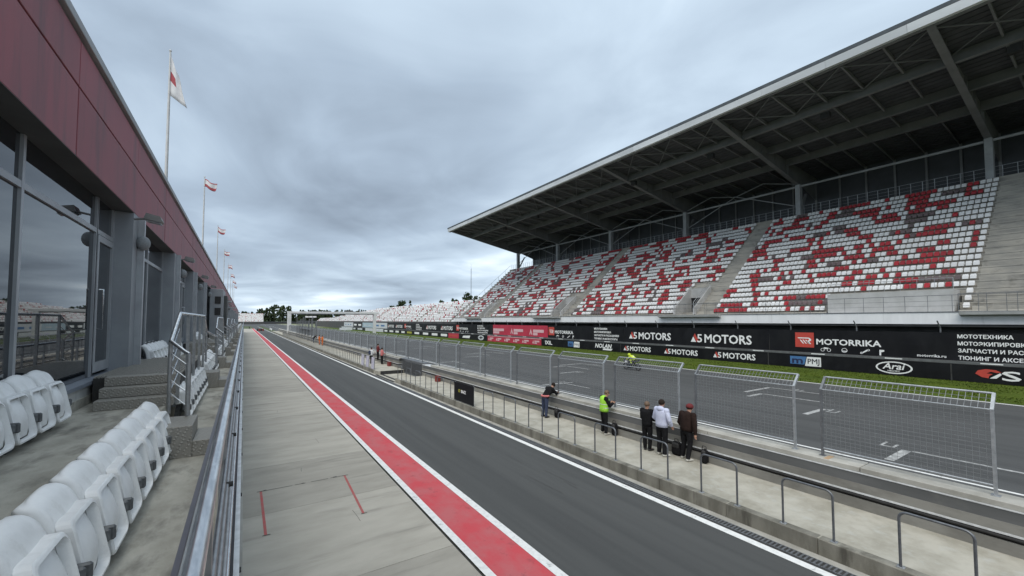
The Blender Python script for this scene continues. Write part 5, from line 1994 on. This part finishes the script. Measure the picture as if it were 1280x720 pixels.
for k in range(150):
    x = -70 + 1.05 * k + rr.uniform(-2, 2)
    y = 760 + rr.uniform(0, 60)
    prof_h = 15.5 + (9.5 if 20 < x < 46 else (4 if 8 < x <= 20 else 0)) + rr.uniform(-2.5, 2.5)
    forest_tree(x * 1.28 + 8, y, prof_h * 1.15, rr.uniform(3.0, 4.6), rr.random() < 0.8, 240)
for k in range(170):
    x = 76 + 1.5 * k + rr.uniform(-2, 2)
    y = 730 + rr.uniform(0, 50)
    forest_tree(x, y, (21 if k < 75 else 15) + rr.uniform(-3, 3), rr.uniform(3.4, 4.8), rr.random() < 0.6, 200)
for k in range(70):
    x = -420 + 5.0 * k + rr.uniform(-2, 2)
    forest_tree(x, 900 + rr.uniform(0, 60), 18 + rr.uniform(-3, 4), rr.uniform(3.5, 5), rr.random() < 0.5, 160)
fo_o = part("forest", fo, ["leaf", "leaf2", "bark"])
fo_o["kind"] = "stuff"
tag(fo_o, "dark green wood of mixed trees along the far horizon", "forest")
del fo_o["category"]
hl = MB()
hs = []
for k in range(41):
    a = -900 + 50 * k
    hs.append((a, 1500, 12 + 9 * math.sin(k * 0.5) + 6 * math.sin(k * 1.3 + 1)))
for k in range(40):
    a, b = hs[k], hs[k + 1]
    hl.quad((a[0], a[1], -0.1), (b[0], b[1], -0.1), (b[0], b[1] + 120, b[2]), (a[0], a[1] + 120, a[2]))
    hl.quad((a[0], a[1] + 120, a[2]), (b[0], b[1] + 120, b[2]), (b[0], b[1] + 500, -0.1), (a[0], a[1] + 500, -0.1))
struct("hills", hl, "leaf")

# ================================================================== PEOPLE
def skinned(name, verts, edges, radii, m, parent, sub=1):
    me = bpy.data.meshes.new(name + "_tmp")
    me.from_pydata([Vector(v) for v in verts], edges, [])
    ob = bpy.data.objects.new(name + "_tmp", me)
    COL.objects.link(ob)
    sk = ob.modifiers.new("skin", "SKIN")
    sk.use_smooth_shade = True
    sl = me.skin_vertices[0].data
    for i, r in enumerate(radii):
        r2 = r if isinstance(r, tuple) else (r, r)
        sl[i].radius = r2
        sl[i].use_root = (i == 0)
    ss = ob.modifiers.new("sub", "SUBSURF")
    ss.levels = sub
    ss.render_levels = sub
    bpy.context.view_layer.update()
    dg = bpy.context.evaluated_depsgraph_get()
    out_me = bpy.data.meshes.new_from_object(ob.evaluated_get(dg))
    bpy.data.objects.remove(ob)
    bpy.data.meshes.remove(me)
    out_me.name = name
    out_me.materials.clear()
    out_me.materials.append(M[m])
    return out_me


def finger_tubes(mb, wrist, hand, side):
    """palm block and five bent fingers of different lengths"""
    w, h = Vector(wrist), Vector(hand)
    d = (h - w).normalized()
    s = d.cross(Vector((0, 1, 0.1)))
    if s.length < 0.1:
        s = d.cross(Vector((1, 0, 0)))
    s.normalize()
    n = s.cross(d).normalized()
    palm = w + d * 0.085
    mb.tube([w, w + d * 0.03, palm], 0.03, 8, radii=[0.024, 0.036, 0.036])
    for i, ln in enumerate((0.066, 0.078, 0.072, 0.056)):
        b = palm + s * (0.026 - 0.0175 * i) - d * 0.006
        k1 = b + d * ln * 0.5 + n * 0.004
        k2 = b + d * ln * 0.85 - n * 0.012
        k3 = b + d * ln * 1.05 - n * 0.03
        mb.tube([b, k1, k2, k3], 0.009, 6, radii=[0.0095, 0.009, 0.008, 0.006])
    tb = w + d * 0.035 + s * 0.028
    mb.tube([tb, tb + s * 0.022 + d * 0.02, tb + s * 0.028 + d * 0.052 - n * 0.008], 0.01, 6, radii=[0.012, 0.0105, 0.0075])


def person(label, loc, rz, J, top, bottom, shoe, hair, scale=1.0, fat=1.0, sleeve=True, cap=None, hood=False, vest=False, waist=None, backpack=None, cat="person"):
    """J: joint dictionary (x forward, y to the person's left, z up)"""
    t = thing("person", label, cat, loc, rz)
    t.scale = (scale,) * 3
    j = {k: Vector(v) for k, v in J.items()}
    order = ["pelvis", "spine", "chest", "neck", "head0", "head1", "shL", "elL", "wrL", "shR", "elR", "wrR", "hipL", "knL", "anL", "toL", "hipR", "knR", "anR", "toR"]
    idx = {k: i for i, k in enumerate(order)}
    E = [("pelvis", "spine"), ("spine", "chest"), ("chest", "neck"), ("neck", "head0"), ("head0", "head1"), ("chest", "shL"), ("shL", "elL"), ("elL", "wrL"),
         ("chest", "shR"), ("shR", "elR"), ("elR", "wrR"), ("pelvis", "hipL"), ("hipL", "knL"), ("knL", "anL"), ("anL", "toL"), ("pelvis", "hipR"), ("hipR", "knR"), ("knR", "anR"), ("anR", "toR")]
    rad = dict(pelvis=(0.11, 0.09), spine=(0.11, 0.085), chest=(0.115, 0.085), neck=0.052, head0=(0.075, 0.085), head1=(0.085, 0.095),
               shL=0.05, elL=0.040, wrL=0.029, shR=0.05, elR=0.040, wrR=0.029, hipL=0.07, knL=0.052, anL=0.04, toL=0.035, hipR=0.07, knR=0.052, anR=0.04, toR=0.035)
    me = skinned("body", [j[k] for k in order], [(idx[a], idx[b]) for a, b in E], [rad[k] for k in order], "skin", t, 2)
    body = link("body", me, t)
    # hands and face join the body mesh
    ex = MB()
    for sd_ in ("L", "R"):
        d = (j["wr" + sd_] - j["el" + sd_]).normalized()
        finger_tubes(ex, j["wr" + sd_] - d * 0.015, j["wr" + sd_] + d * 0.1, sd_)
    up = (j["head1"] - j["head0"]).normalized()
    fw = Vector(J.get("look", (1, 0, 0)))
    fw = (fw - up * fw.dot(up)).normalized()
    lf = up.cross(fw)
    hc = j["head0"] * 0.5 + j["head1"] * 0.5
    ex.tube([hc + fw * 0.075 + up * 0.025, hc + fw * 0.115 - up * 0.012, hc + fw * 0.085 - up * 0.025], 0.012, 6, radii=[0.008, 0.016, 0.012])
    for s in (-1, 1):
        ex.sphere(hc + lf * (s * 0.085) - up * 0.005, 0.03, 8, 6, (0.6, 0.35, 1))
        ex.sphere(hc + fw * 0.082 + lf * (s * 0.033) + up * 0.02, 0.011, 6, 4, (1, 1, 1), 1)
    ex.tube([hc + fw * 0.088 - up * 0.05 + lf * 0.025, hc + fw * 0.096 - up * 0.052, hc + fw * 0.088 - up * 0.05 - lf * 0.025], 0.006, 5, 2)
    exm = ex.mesh("face", ["skin", "eye", "lip"])
    bm = bmesh.new()
    bm.from_mesh(me)
    bm.from_mesh(exm)
    bm.to_mesh(me)
    bm.free()
    me.materials.append(M["eye"])
    me.materials.append(M["lip"])
    bpy.data.meshes.remove(exm)
    # jacket: torso rings along the spine, then the sleeves
    g = 0.02 * fat

    def loft(mb, rings, n=14):
        vs = []
        for i, (p, ra, rb) in enumerate(rings):
            p = Vector(p)
            q0, q1 = Vector(rings[max(i - 1, 0)][0]), Vector(rings[min(i + 1, len(rings) - 1)][0])
            d = (q1 - q0).normalized()
            a_ = Vector((0, 1, 0)) - d * d.y
            a_.normalize()
            b_ = d.cross(a_).normalized()
            for k in range(n):
                th = 2 * PI * k / n
                vs.append(p + a_ * (ra * math.cos(th)) + b_ * (rb * math.sin(th)))
        fs = []
        for i in range(len(rings) - 1):
            for k in range(n):
                k2 = (k + 1) % n
                fs.append((i * n + k, i * n + k2, (i + 1) * n + k2, (i + 1) * n + k))
        fs.append(tuple(range(n)))
        fs.append(tuple(range((len(rings) - 1) * n, len(rings) * n)))
        mb._add(vs, fs, 0, True)

    P0, S0, C0, N0 = j["pelvis"], j["spine"], j["chest"], j["neck"]
    shm = (j["shL"] + j["shR"]) / 2

    def torso(mb, e):
        loft(mb, [(P0 * 1.0 + (P0 - S0) * 0.12, 0.172 + e, 0.132 + e), (P0 * 0.6 + S0 * 0.4, 0.178 + e, 0.135 + e), (S0, 0.176 + e, 0.130 + e),
                  (S0 * 0.45 + C0 * 0.55, 0.190 + e, 0.138 + e), (C0 * 0.55 + shm * 0.45, 0.205 + e, 0.136 + e), (shm * 0.75 + N0 * 0.25, 0.185 + e, 0.118 + e * 0.7),
                  (shm * 0.35 + N0 * 0.65, 0.115 + e * 0.5, 0.09 + e * 0.4), (N0 * 0.97 + j["head0"] * 0.03, 0.072, 0.07)])

    jm = MB()
    torso(jm, g)
    for sd_ in ("L", "R"):
        A, B, C_ = j["sh" + sd_], j["el" + sd_], j["wr" + sd_]
        e = g * 0.55
        jm.tube([A + (shm - A) * 0.35, A, A * 0.5 + B * 0.5, B, B * 0.5 + C_ * 0.5, C_ * 0.95 + B * 0.05], 0.05, 10,
                radii=[0.075 + e, 0.078 + e, 0.066 + e, 0.056 + e, 0.05 + e, 0.043 + e * 0.6])
        jm.sphere(A, 0.08 + e, 10, 8)
        jm.sphere(B, 0.057 + e, 8, 6)
    part("jacket", jm, top, t)
    # trousers
    tm = MB()
    loft(tm, [(P0 * 0.5 + S0 * 0.5, 0.165, 0.125), (P0, 0.172, 0.132), ((j["hipL"] + j["hipR"]) / 2 - Vector((0, 0, 0.02)), 0.178, 0.128), ((j["hipL"] + j["hipR"]) / 2 - Vector((0, 0, 0.10)), 0.12, 0.09)])
    for sd_ in ("L", "R"):
        A, B, C_ = j["hip" + sd_], j["kn" + sd_], j["an" + sd_]
        tm.tube([A, A * 0.6 + B * 0.4, B, B * 0.45 + C_ * 0.55, C_ + Vector((0, 0, -0.01))], 0.06, 10, radii=[0.10, 0.098, 0.076, 0.072, 0.064])
        tm.sphere(B, 0.077, 8, 6)
    part("trousers", tm, bottom, t)
    for sd_ in ("L", "R"):
        a, b = j["an" + sd_], j["to" + sd_]
        d = (b - a)
        d.z = 0
        d.normalize()
        base_ = Vector((a.x, a.y, min(a.z, b.z) - 0.0))
        sm = MB().tube([Vector((a.x, a.y, 0.045)) - d * 0.06, Vector((a.x, a.y, 0.055)), Vector((a.x, a.y, 0.05)) + d * 0.09, Vector((a.x, a.y, 0.038)) + d * 0.19], 0.05, 8, radii=[0.035, 0.052, 0.046, 0.026])
        part("shoe", sm, shoe, t)
    # hair or cap
    hm = MB()
    hm.sphere(hc + up * 0.03 - fw * 0.018, 0.107, 12, 8, (1.0, 0.93, 1.02))
    hm.v = [v if (Vector(v) - hc).dot(up) > -0.045 - 0.0 and not ((Vector(v) - hc).dot(fw) > 0.045 and (Vector(v) - hc).dot(up) < 0.05) else tuple(hc + (Vector(v) - hc) * 0.78) for v in hm.v]
    part("hair", hm, hair, t)
    if cap:
        cm = MB()
        cm.sphere(hc + up * 0.05 - fw * 0.015, 0.124, 12, 8, (1.0, 0.95, 0.82))
        cm.v = [v if (Vector(v) - hc).dot(up) > 0.0 else tuple(hc + up * 0.0 + (Vector(v) - hc - up * ((Vector(v) - hc).dot(up))) * 0.98) for v in cm.v]
        bd = Vector(J.get("brim", fw))
        cm.tube([hc + bd * 0.08 + up * 0.045, hc + bd * 0.18 + up * 0.03], 0.06, 8, radii=[0.075, 0.03])
        part("cap", cm, cap, t)
    if hood:
        c = j["neck"] - fw * 0.07 - up * 0.02
        part("hood", MB().sphere(c, 0.125, 12, 8, (0.85, 1.05, 0.75)), top, t)
    if vest:
        vm = MB()
        torso(vm, g + 0.016)
        vm.v = [tuple(v) for v in vm.v]
        vo = part("vest", vm, "hivis", t)
        for zz in (1.06, 1.2):
            q = MB()
            pts = []
            for a in range(17):
                th = 2 * PI * a / 16
                pts.append((0.166 * math.cos(th) + j["spine"].x + 0.01, 0.216 * math.sin(th), zz))
            q.tube(pts, 0.016, 6, caps=False)
            part("reflective_band", q, "reflective", vo)
    if waist:
        q = MB()
        pts = []
        for a in range(17):
            th = 2 * PI * a / 16
            pts.append((0.15 * math.cos(th) + j["pelvis"].x + 0.01, 0.185 * math.sin(th), j["pelvis"].z + 0.08))
        q.tube(pts, 0.045, 8, caps=False)
        part("waist_shirt", q, waist, t)
    if backpack:
        bpos = j["chest"] - fw * 0.2 - Vector((0, 0, 0.12))
        part("backpack", MB().bbox(bpos.x - 0.09, bpos.x + 0.09, bpos.y - 0.15, bpos.y + 0.15, bpos.z - 0.22, bpos.z + 0.22, 0.05), backpack, t)
    return t


def stand_pose(**kw):
    J = dict(pelvis=(0, 0, 0.93), spine=(0, 0, 1.12), chest=(0, 0, 1.34), neck=(0.0, 0, 1.49), head0=(0.02, 0, 1.58), head1=(0.02, 0, 1.68),
             shL=(0, 0.19, 1.42), elL=(-0.03, 0.25, 1.13), wrL=(0.04, 0.25, 0.89), shR=(0, -0.19, 1.42), elR=(-0.03, -0.25, 1.13), wrR=(0.04, -0.25, 0.89),
             hipL=(0, 0.10, 0.88), knL=(0.02, 0.11, 0.50), anL=(0, 0.12, 0.09), toL=(0.12, 0.13, 0.05), hipR=(0, -0.10, 0.88), knR=(0.02, -0.11, 0.50), anR=(0, -0.12, 0.09), toR=(0.12, -0.13, 0.05))
    J.update(kw)
    return J


PZ = 0.345
arms_fwd = dict(elL=(0.08, 0.26, 1.15), wrL=(0.24, 0.14, 1.10), elR=(0.08, -0.26, 1.15), wrR=(0.24, -0.14, 1.10))
# woman in black, looking across the track
person("person in loose black clothes standing at the pit wall, left of the pale hoodie", (12.25, 9.92, PZ), 0.15,
       stand_pose(elL=(0.06, 0.24, 1.14), wrL=(0.22, 0.12, 1.16), elR=(0.06, -0.24, 1.14), wrR=(0.22, -0.10, 1.18), look=(1, 0.3, 0), anL=(0.0, 0.09, 0.09), anR=(0.0, -0.09, 0.09)),
       "black_cloth", "black_cloth", "shoe_dark", "hair_fair", 0.99, 1.1)
person("person in a pale lilac hoodie and black trousers watching the track", (12.23, 9.28, PZ), -0.05,
       stand_pose(elL=(0.0, 0.29, 1.15), wrL=(0.16, 0.24, 0.98), elR=(0.0, -0.29, 1.15), wrR=(0.14, -0.26, 0.95), look=(1, 0.2, 0), anR=(-0.06, -0.14, 0.09), toR=(0.05, -0.18, 0.05)),
       "lilac_cloth", "black_cloth", "shoe_white", "hair", 1.09, 1.5, hood=True)
person("tall person in a dark brown top and maroon cap beside the pit wall", (12.55, 8.55, PZ), -0.05,
       stand_pose(spine=(0.03, 0, 1.12), chest=(0.08, 0, 1.33), neck=(0.13, 0, 1.46), head0=(0.17, 0, 1.54), head1=(0.19, 0, 1.64), shL=(0.07, 0.21, 1.40), shR=(0.07, -0.21, 1.40),
                  elL=(0.05, 0.29, 1.12), wrL=(0.18, 0.24, 0.92), elR=(0.0, -0.30, 1.10), wrR=(0.02, -0.30, 0.84), anL=(0.02, 0.17, 0.09), toL=(0.13, 0.2, 0.05), anR=(-0.14, -0.14, 0.09), toR=(-0.03, -0.17, 0.05), look=(1, 0.25, -0.1)),
       "brown_cloth", "black_cloth", "shoe_white", "hair", 1.06, 1.7, cap="red_cap")
person("person in a yellow-green reflective vest over black, holding a phone at the fence", (12.5, 12.28, PZ), -0.35,
       stand_pose(spine=(0.01, 0, 1.12), chest=(0.04, 0, 1.34), neck=(0.08, 0, 1.47), head0=(0.12, 0, 1.55), head1=(0.15, 0, 1.64), elL=(0.14, 0.24, 1.15), wrL=(0.36, 0.12, 1.22), elR=(0.14, -0.24, 1.15), wrR=(0.36, -0.08, 1.22),
                  look=(0.9, -0.2, -0.35), anL=(0.0, 0.16, 0.09), anR=(0.0, -0.16, 0.09)),
       "black_cloth", "black_cloth", "shoe_white", "hair_fair", 1.03, 1.2, vest=True, hood=False)
person("person in dark top, jeans and salmon shirt round the waist, leaning on the pit wall", (12.28, 15.95, PZ), 0.1,
       stand_pose(pelvis=(0.0, 0, 0.92), spine=(0.13, 0, 1.08), chest=(0.30, 0, 1.22), neck=(0.42, 0, 1.32), head0=(0.50, 0, 1.38), head1=(0.56, 0, 1.46), shL=(0.30, 0.18, 1.29), shR=(0.30, -0.18, 1.29),
                  elL=(0.50, 0.24, 1.08), wrL=(0.72, 0.10, 1.06), elR=(0.50, -0.24, 1.08), wrR=(0.72, -0.10, 1.06), look=(1, 0.5, -0.1), knL=(0.0, 0.12, 0.48), anL=(-0.02, 0.15, 0.09), knR=(-0.03, -0.12, 0.48), anR=(-0.08, -0.15, 0.09), toR=(0.04, -0.16, 0.05)),
       "black_cloth", "denim", "shoe_dark", "hair", 1.03, 0.9, waist="pink_cloth")
# far people
person("distant person with a dark backpack by the lilac cloths on the platform", (11.6, 45.6, PZ), 0.2, stand_pose(look=(1, 0, 0), **arms_fwd), "banner_white", "black_cloth", "shoe_dark", "hair", 1.0, 1.0, backpack="denim")
person("distant person in a dark red top leaning on the pit wall beyond the gate", (12.45, 46.2, PZ + 0.3), 0.0, stand_pose(look=(1, 0, 0), **arms_fwd), "red_cap", "black_cloth", "shoe_dark", "hair", 1.02, 1.0)
person("distant person in a salmon jacket at the pit wall beyond the gate", (12.45, 44.6, PZ), 0.0, stand_pose(look=(1, 0.3, 0), **arms_fwd), "pink_cloth", "black_cloth", "shoe_dark", "hair", 1.0, 1.2)
person("far marshal in orange overalls on the platform, left of two", (12.3, 87.0, PZ), 0.0, stand_pose(look=(1, 0, 0), **arms_fwd), "orange_cloth", "orange_cloth", "shoe_dark", "hair", 1.05, 1.3)
person("far marshal in orange overalls on the platform, right of two", (12.4, 84.0, PZ), 0.3, stand_pose(look=(1, 0, 0)), "orange_cloth", "orange_cloth", "shoe_dark", "hair", 1.05, 1.3)
person("far person in black bending over the pit wall towards the gantry", (12.3, 95.0, PZ), 0.0,
       stand_pose(spine=(0.13, 0, 1.08), chest=(0.30, 0, 1.22), neck=(0.42, 0, 1.32), head0=(0.50, 0, 1.38), head1=(0.56, 0, 1.46), shL=(0.30, 0.18, 1.29), shR=(0.30, -0.18, 1.29), elL=(0.50, 0.24, 1.08), wrL=(0.68, 0.10, 1.06), elR=(0.50, -0.24, 1.08), wrR=(0.68, -0.10, 1.06)),
       "black_cloth", "denim", "shoe_dark", "hair", 1.05, 1.2)

# phone held by the person in the vest, bags at the wall
ph = thing("mobile_phone", "dark phone held up by the person in the reflective vest", "phone", (12.93, 12.14, PZ + 1.30), -0.35)
part("case", MB().bbox(-0.006, 0.006, -0.075, 0.075, -0.037, 0.037, 0.004), "rail_black", ph)
part("screen", MB().box(-0.0085, -0.0065, -0.068, 0.068, -0.032, 0.032), "glass", ph)
for i, (x, y, w, h_, lab) in enumerate(((12.68, 9.02, 0.36, 0.46, "black rucksack leaning on the pit wall between pale hoodie and brown top"),
                                       (12.70, 8.0, 0.22, 0.46, "black bag against the pit wall right of the brown-topped person"),
                                       (12.70, 11.9, 0.26, 0.50, "black bag hanging at the pit wall beside the reflective vest"),
                                       (12.70, 15.55, 0.3, 0.42, "black bag at the pit wall beside the leaning person"))):
    t = thing("bag", lab, "bag", (x, y, PZ))
    part("body", MB().bbox(-0.11, 0.11, -w / 2, w / 2, 0, h_, 0.07), "black_cloth", t)
    part("flap", MB().bbox(-0.13, 0.0, -w / 2 + 0.04, w / 2 - 0.04, h_ * 0.55, h_ * 0.95, 0.04), "rail_black", t)
    part("strap", MB().tube([(-0.02, -0.08, h_ - 0.03), (-0.02, -0.06, h_ + 0.1), (-0.02, 0.06, h_ + 0.1), (-0.02, 0.08, h_ - 0.03)], 0.014, 6), "rail_black", t)

# ================================================================== MOTORCYCLE AND RIDER (heading away along the track)
mo = thing("motorcycle", "dark racing motorcycle speeding along the track", "motorcycle", (33.0, 28.5, 0.008), PI / 2)
mo.scale = (1.1, 1.1, 1.1)
for x in (0.70, -0.70):
    w = MB()
    pts = [(x + 0.27 * math.cos(2 * PI * k / 24), 0, 0.31 + 0.27 * math.sin(2 * PI * k / 24)) for k in range(25)]
    w.tube(pts, 0.062 if x < 0 else 0.05, 8, caps=False)
    wh = part("tyre", w, "tyre", mo)
    r_ = MB()
    for k in range(5):
        a = 2 * PI * k / 5
        r_.bar((x, 0, 0.31), (x + 0.24 * math.cos(a), 0, 0.31 + 0.24 * math.sin(a)), 0.03, 0.04, up=(0, 1, 0))
    r_.tube([(x, -0.06, 0.31), (x, 0.06, 0.31)], 0.05, 8)
    part("rim", r_, "galv_dark", wh)
fair = MB()
prof = [(0.92, 0.78), (0.70, 1.02), (0.42, 1.06), (0.30, 0.86), (-0.05, 0.80), (-0.18, 0.50), (-0.1, 0.20), (0.28, 0.17), (0.46, 0.40), (0.62, 0.66)]
n = len(prof)
vs = []
for (x, z) in prof:
    ww = 0.20 if 0.3 < z < 0.9 else 0.12
    vs += [(x, -ww, z), (x, ww, z)]
fs = [tuple(range(0, 2 * n, 2)), tuple(reversed(range(1, 2 * n, 2)))] + [(2 * i, 2 * i + 1, (2 * i + 3) % (2 * n), (2 * i + 2) % (2 * n)) for i in range(n)]
fair._add(vs, fs)
part("fairing", fair, "moto_paint", mo)
part("side_stripe", MB().box(0.35, 0.62, -0.212, -0.203, 0.66, 0.86).box(0.35, 0.62, 0.203, 0.212, 0.66, 0.86), "print_white", mo)
part("tank", MB().sphere((0.08, 0, 0.84), 0.2, 12, 8, (1.4, 0.85, 0.7)), "moto_green", mo)
part("seat_tail", MB().prism([(-0.05, 0.72), (-0.2, 0.80), (-0.55, 0.86), (-0.85, 1.02), (-0.88, 0.94), (-0.5, 0.72)], "y", -0.12, 0.12), "moto_paint", mo)
part("windscreen", MB().prism([(0.86, 0.82), (0.68, 1.04), (0.55, 1.16), (0.53, 1.14), (0.66, 1.0)], "y", -0.11, 0.11), "glass", mo)
part("fork", MB().tube([(0.70, -0.09, 0.31), (0.46, -0.09, 0.92)], 0.026, 6).tube([(0.70, 0.09, 0.31), (0.46, 0.09, 0.92)], 0.026, 6), "galv", mo)
part("handlebar", MB().tube([(0.40, -0.32, 0.90), (0.48, -0.12, 0.94), (0.48, 0.12, 0.94), (0.40, 0.32, 0.90)], 0.016, 6), "rail_black", mo)
part("swingarm", MB().bar((-0.70, -0.1, 0.31), (-0.1, -0.1, 0.42), 0.04, 0.08).bar((-0.70, 0.1, 0.31), (-0.1, 0.1, 0.42), 0.04, 0.08), "galv_dark", mo)
part("exhaust", MB().tube([(0.1, -0.16, 0.2), (-0.3, -0.18, 0.28), (-0.75, -0.2, 0.42)], 0.05, 8, radii=[0.03, 0.035, 0.055]), "galv", mo)
J = dict(pelvis=(-0.42, 0, 0.97), spine=(-0.22, 0, 1.10), chest=(0.02, 0, 1.22), neck=(0.17, 0, 1.27), head0=(0.27, 0, 1.30), head1=(0.32, 0, 1.39),
         shL=(0.02, 0.19, 1.24), elL=(0.2, 0.32, 1.04), wrL=(0.37, 0.28, 0.94), shR=(0.02, -0.19, 1.24), elR=(0.2, -0.32, 1.04), wrR=(0.37, -0.28, 0.94),
         hipL=(-0.38, 0.12, 0.93), knL=(0.02, 0.26, 0.78), anL=(-0.36, 0.2, 0.48), toL=(-0.22, 0.2, 0.42), hipR=(-0.38, -0.12, 0.93), knR=(0.02, -0.26, 0.78), anR=(-0.36, -0.2, 0.48), toR=(-0.22, -0.2, 0.42), look=(1, 0, -0.1))
ri = person("rider in black and acid yellow leathers crouched on the racing motorcycle", (33.0, 28.5, 0.008), PI / 2, J, "moto_green", "rider_leather", "shoe_dark", "hair", 1.1, 0.6)
for c in list(ri.children):
    if c.name.startswith("shoe"):
        bpy.data.objects.remove(c)
for s in (1, -1):
    part("boot", MB().tube([(-0.40, 0.2 * s, 0.47), (-0.36, 0.2 * s, 0.44), (-0.20, 0.2 * s, 0.42)], 0.05, 8, radii=[0.055, 0.055, 0.035]), "shoe_dark", ri)
hel = part("helmet", MB().sphere((0.30, 0, 1.36), 0.15, 14, 10, (1.1, 0.92, 1.0)), "moto_green", ri)
part("visor", MB().sphere((0.345, 0, 1.36), 0.128, 12, 8, (1.05, 0.9, 0.5)), "glass", hel)
part("leather_stripe", MB().sphere((-0.12, 0, 1.24), 0.12, 10, 8, (1.5, 0.8, 0.55)), "print_white", ri)
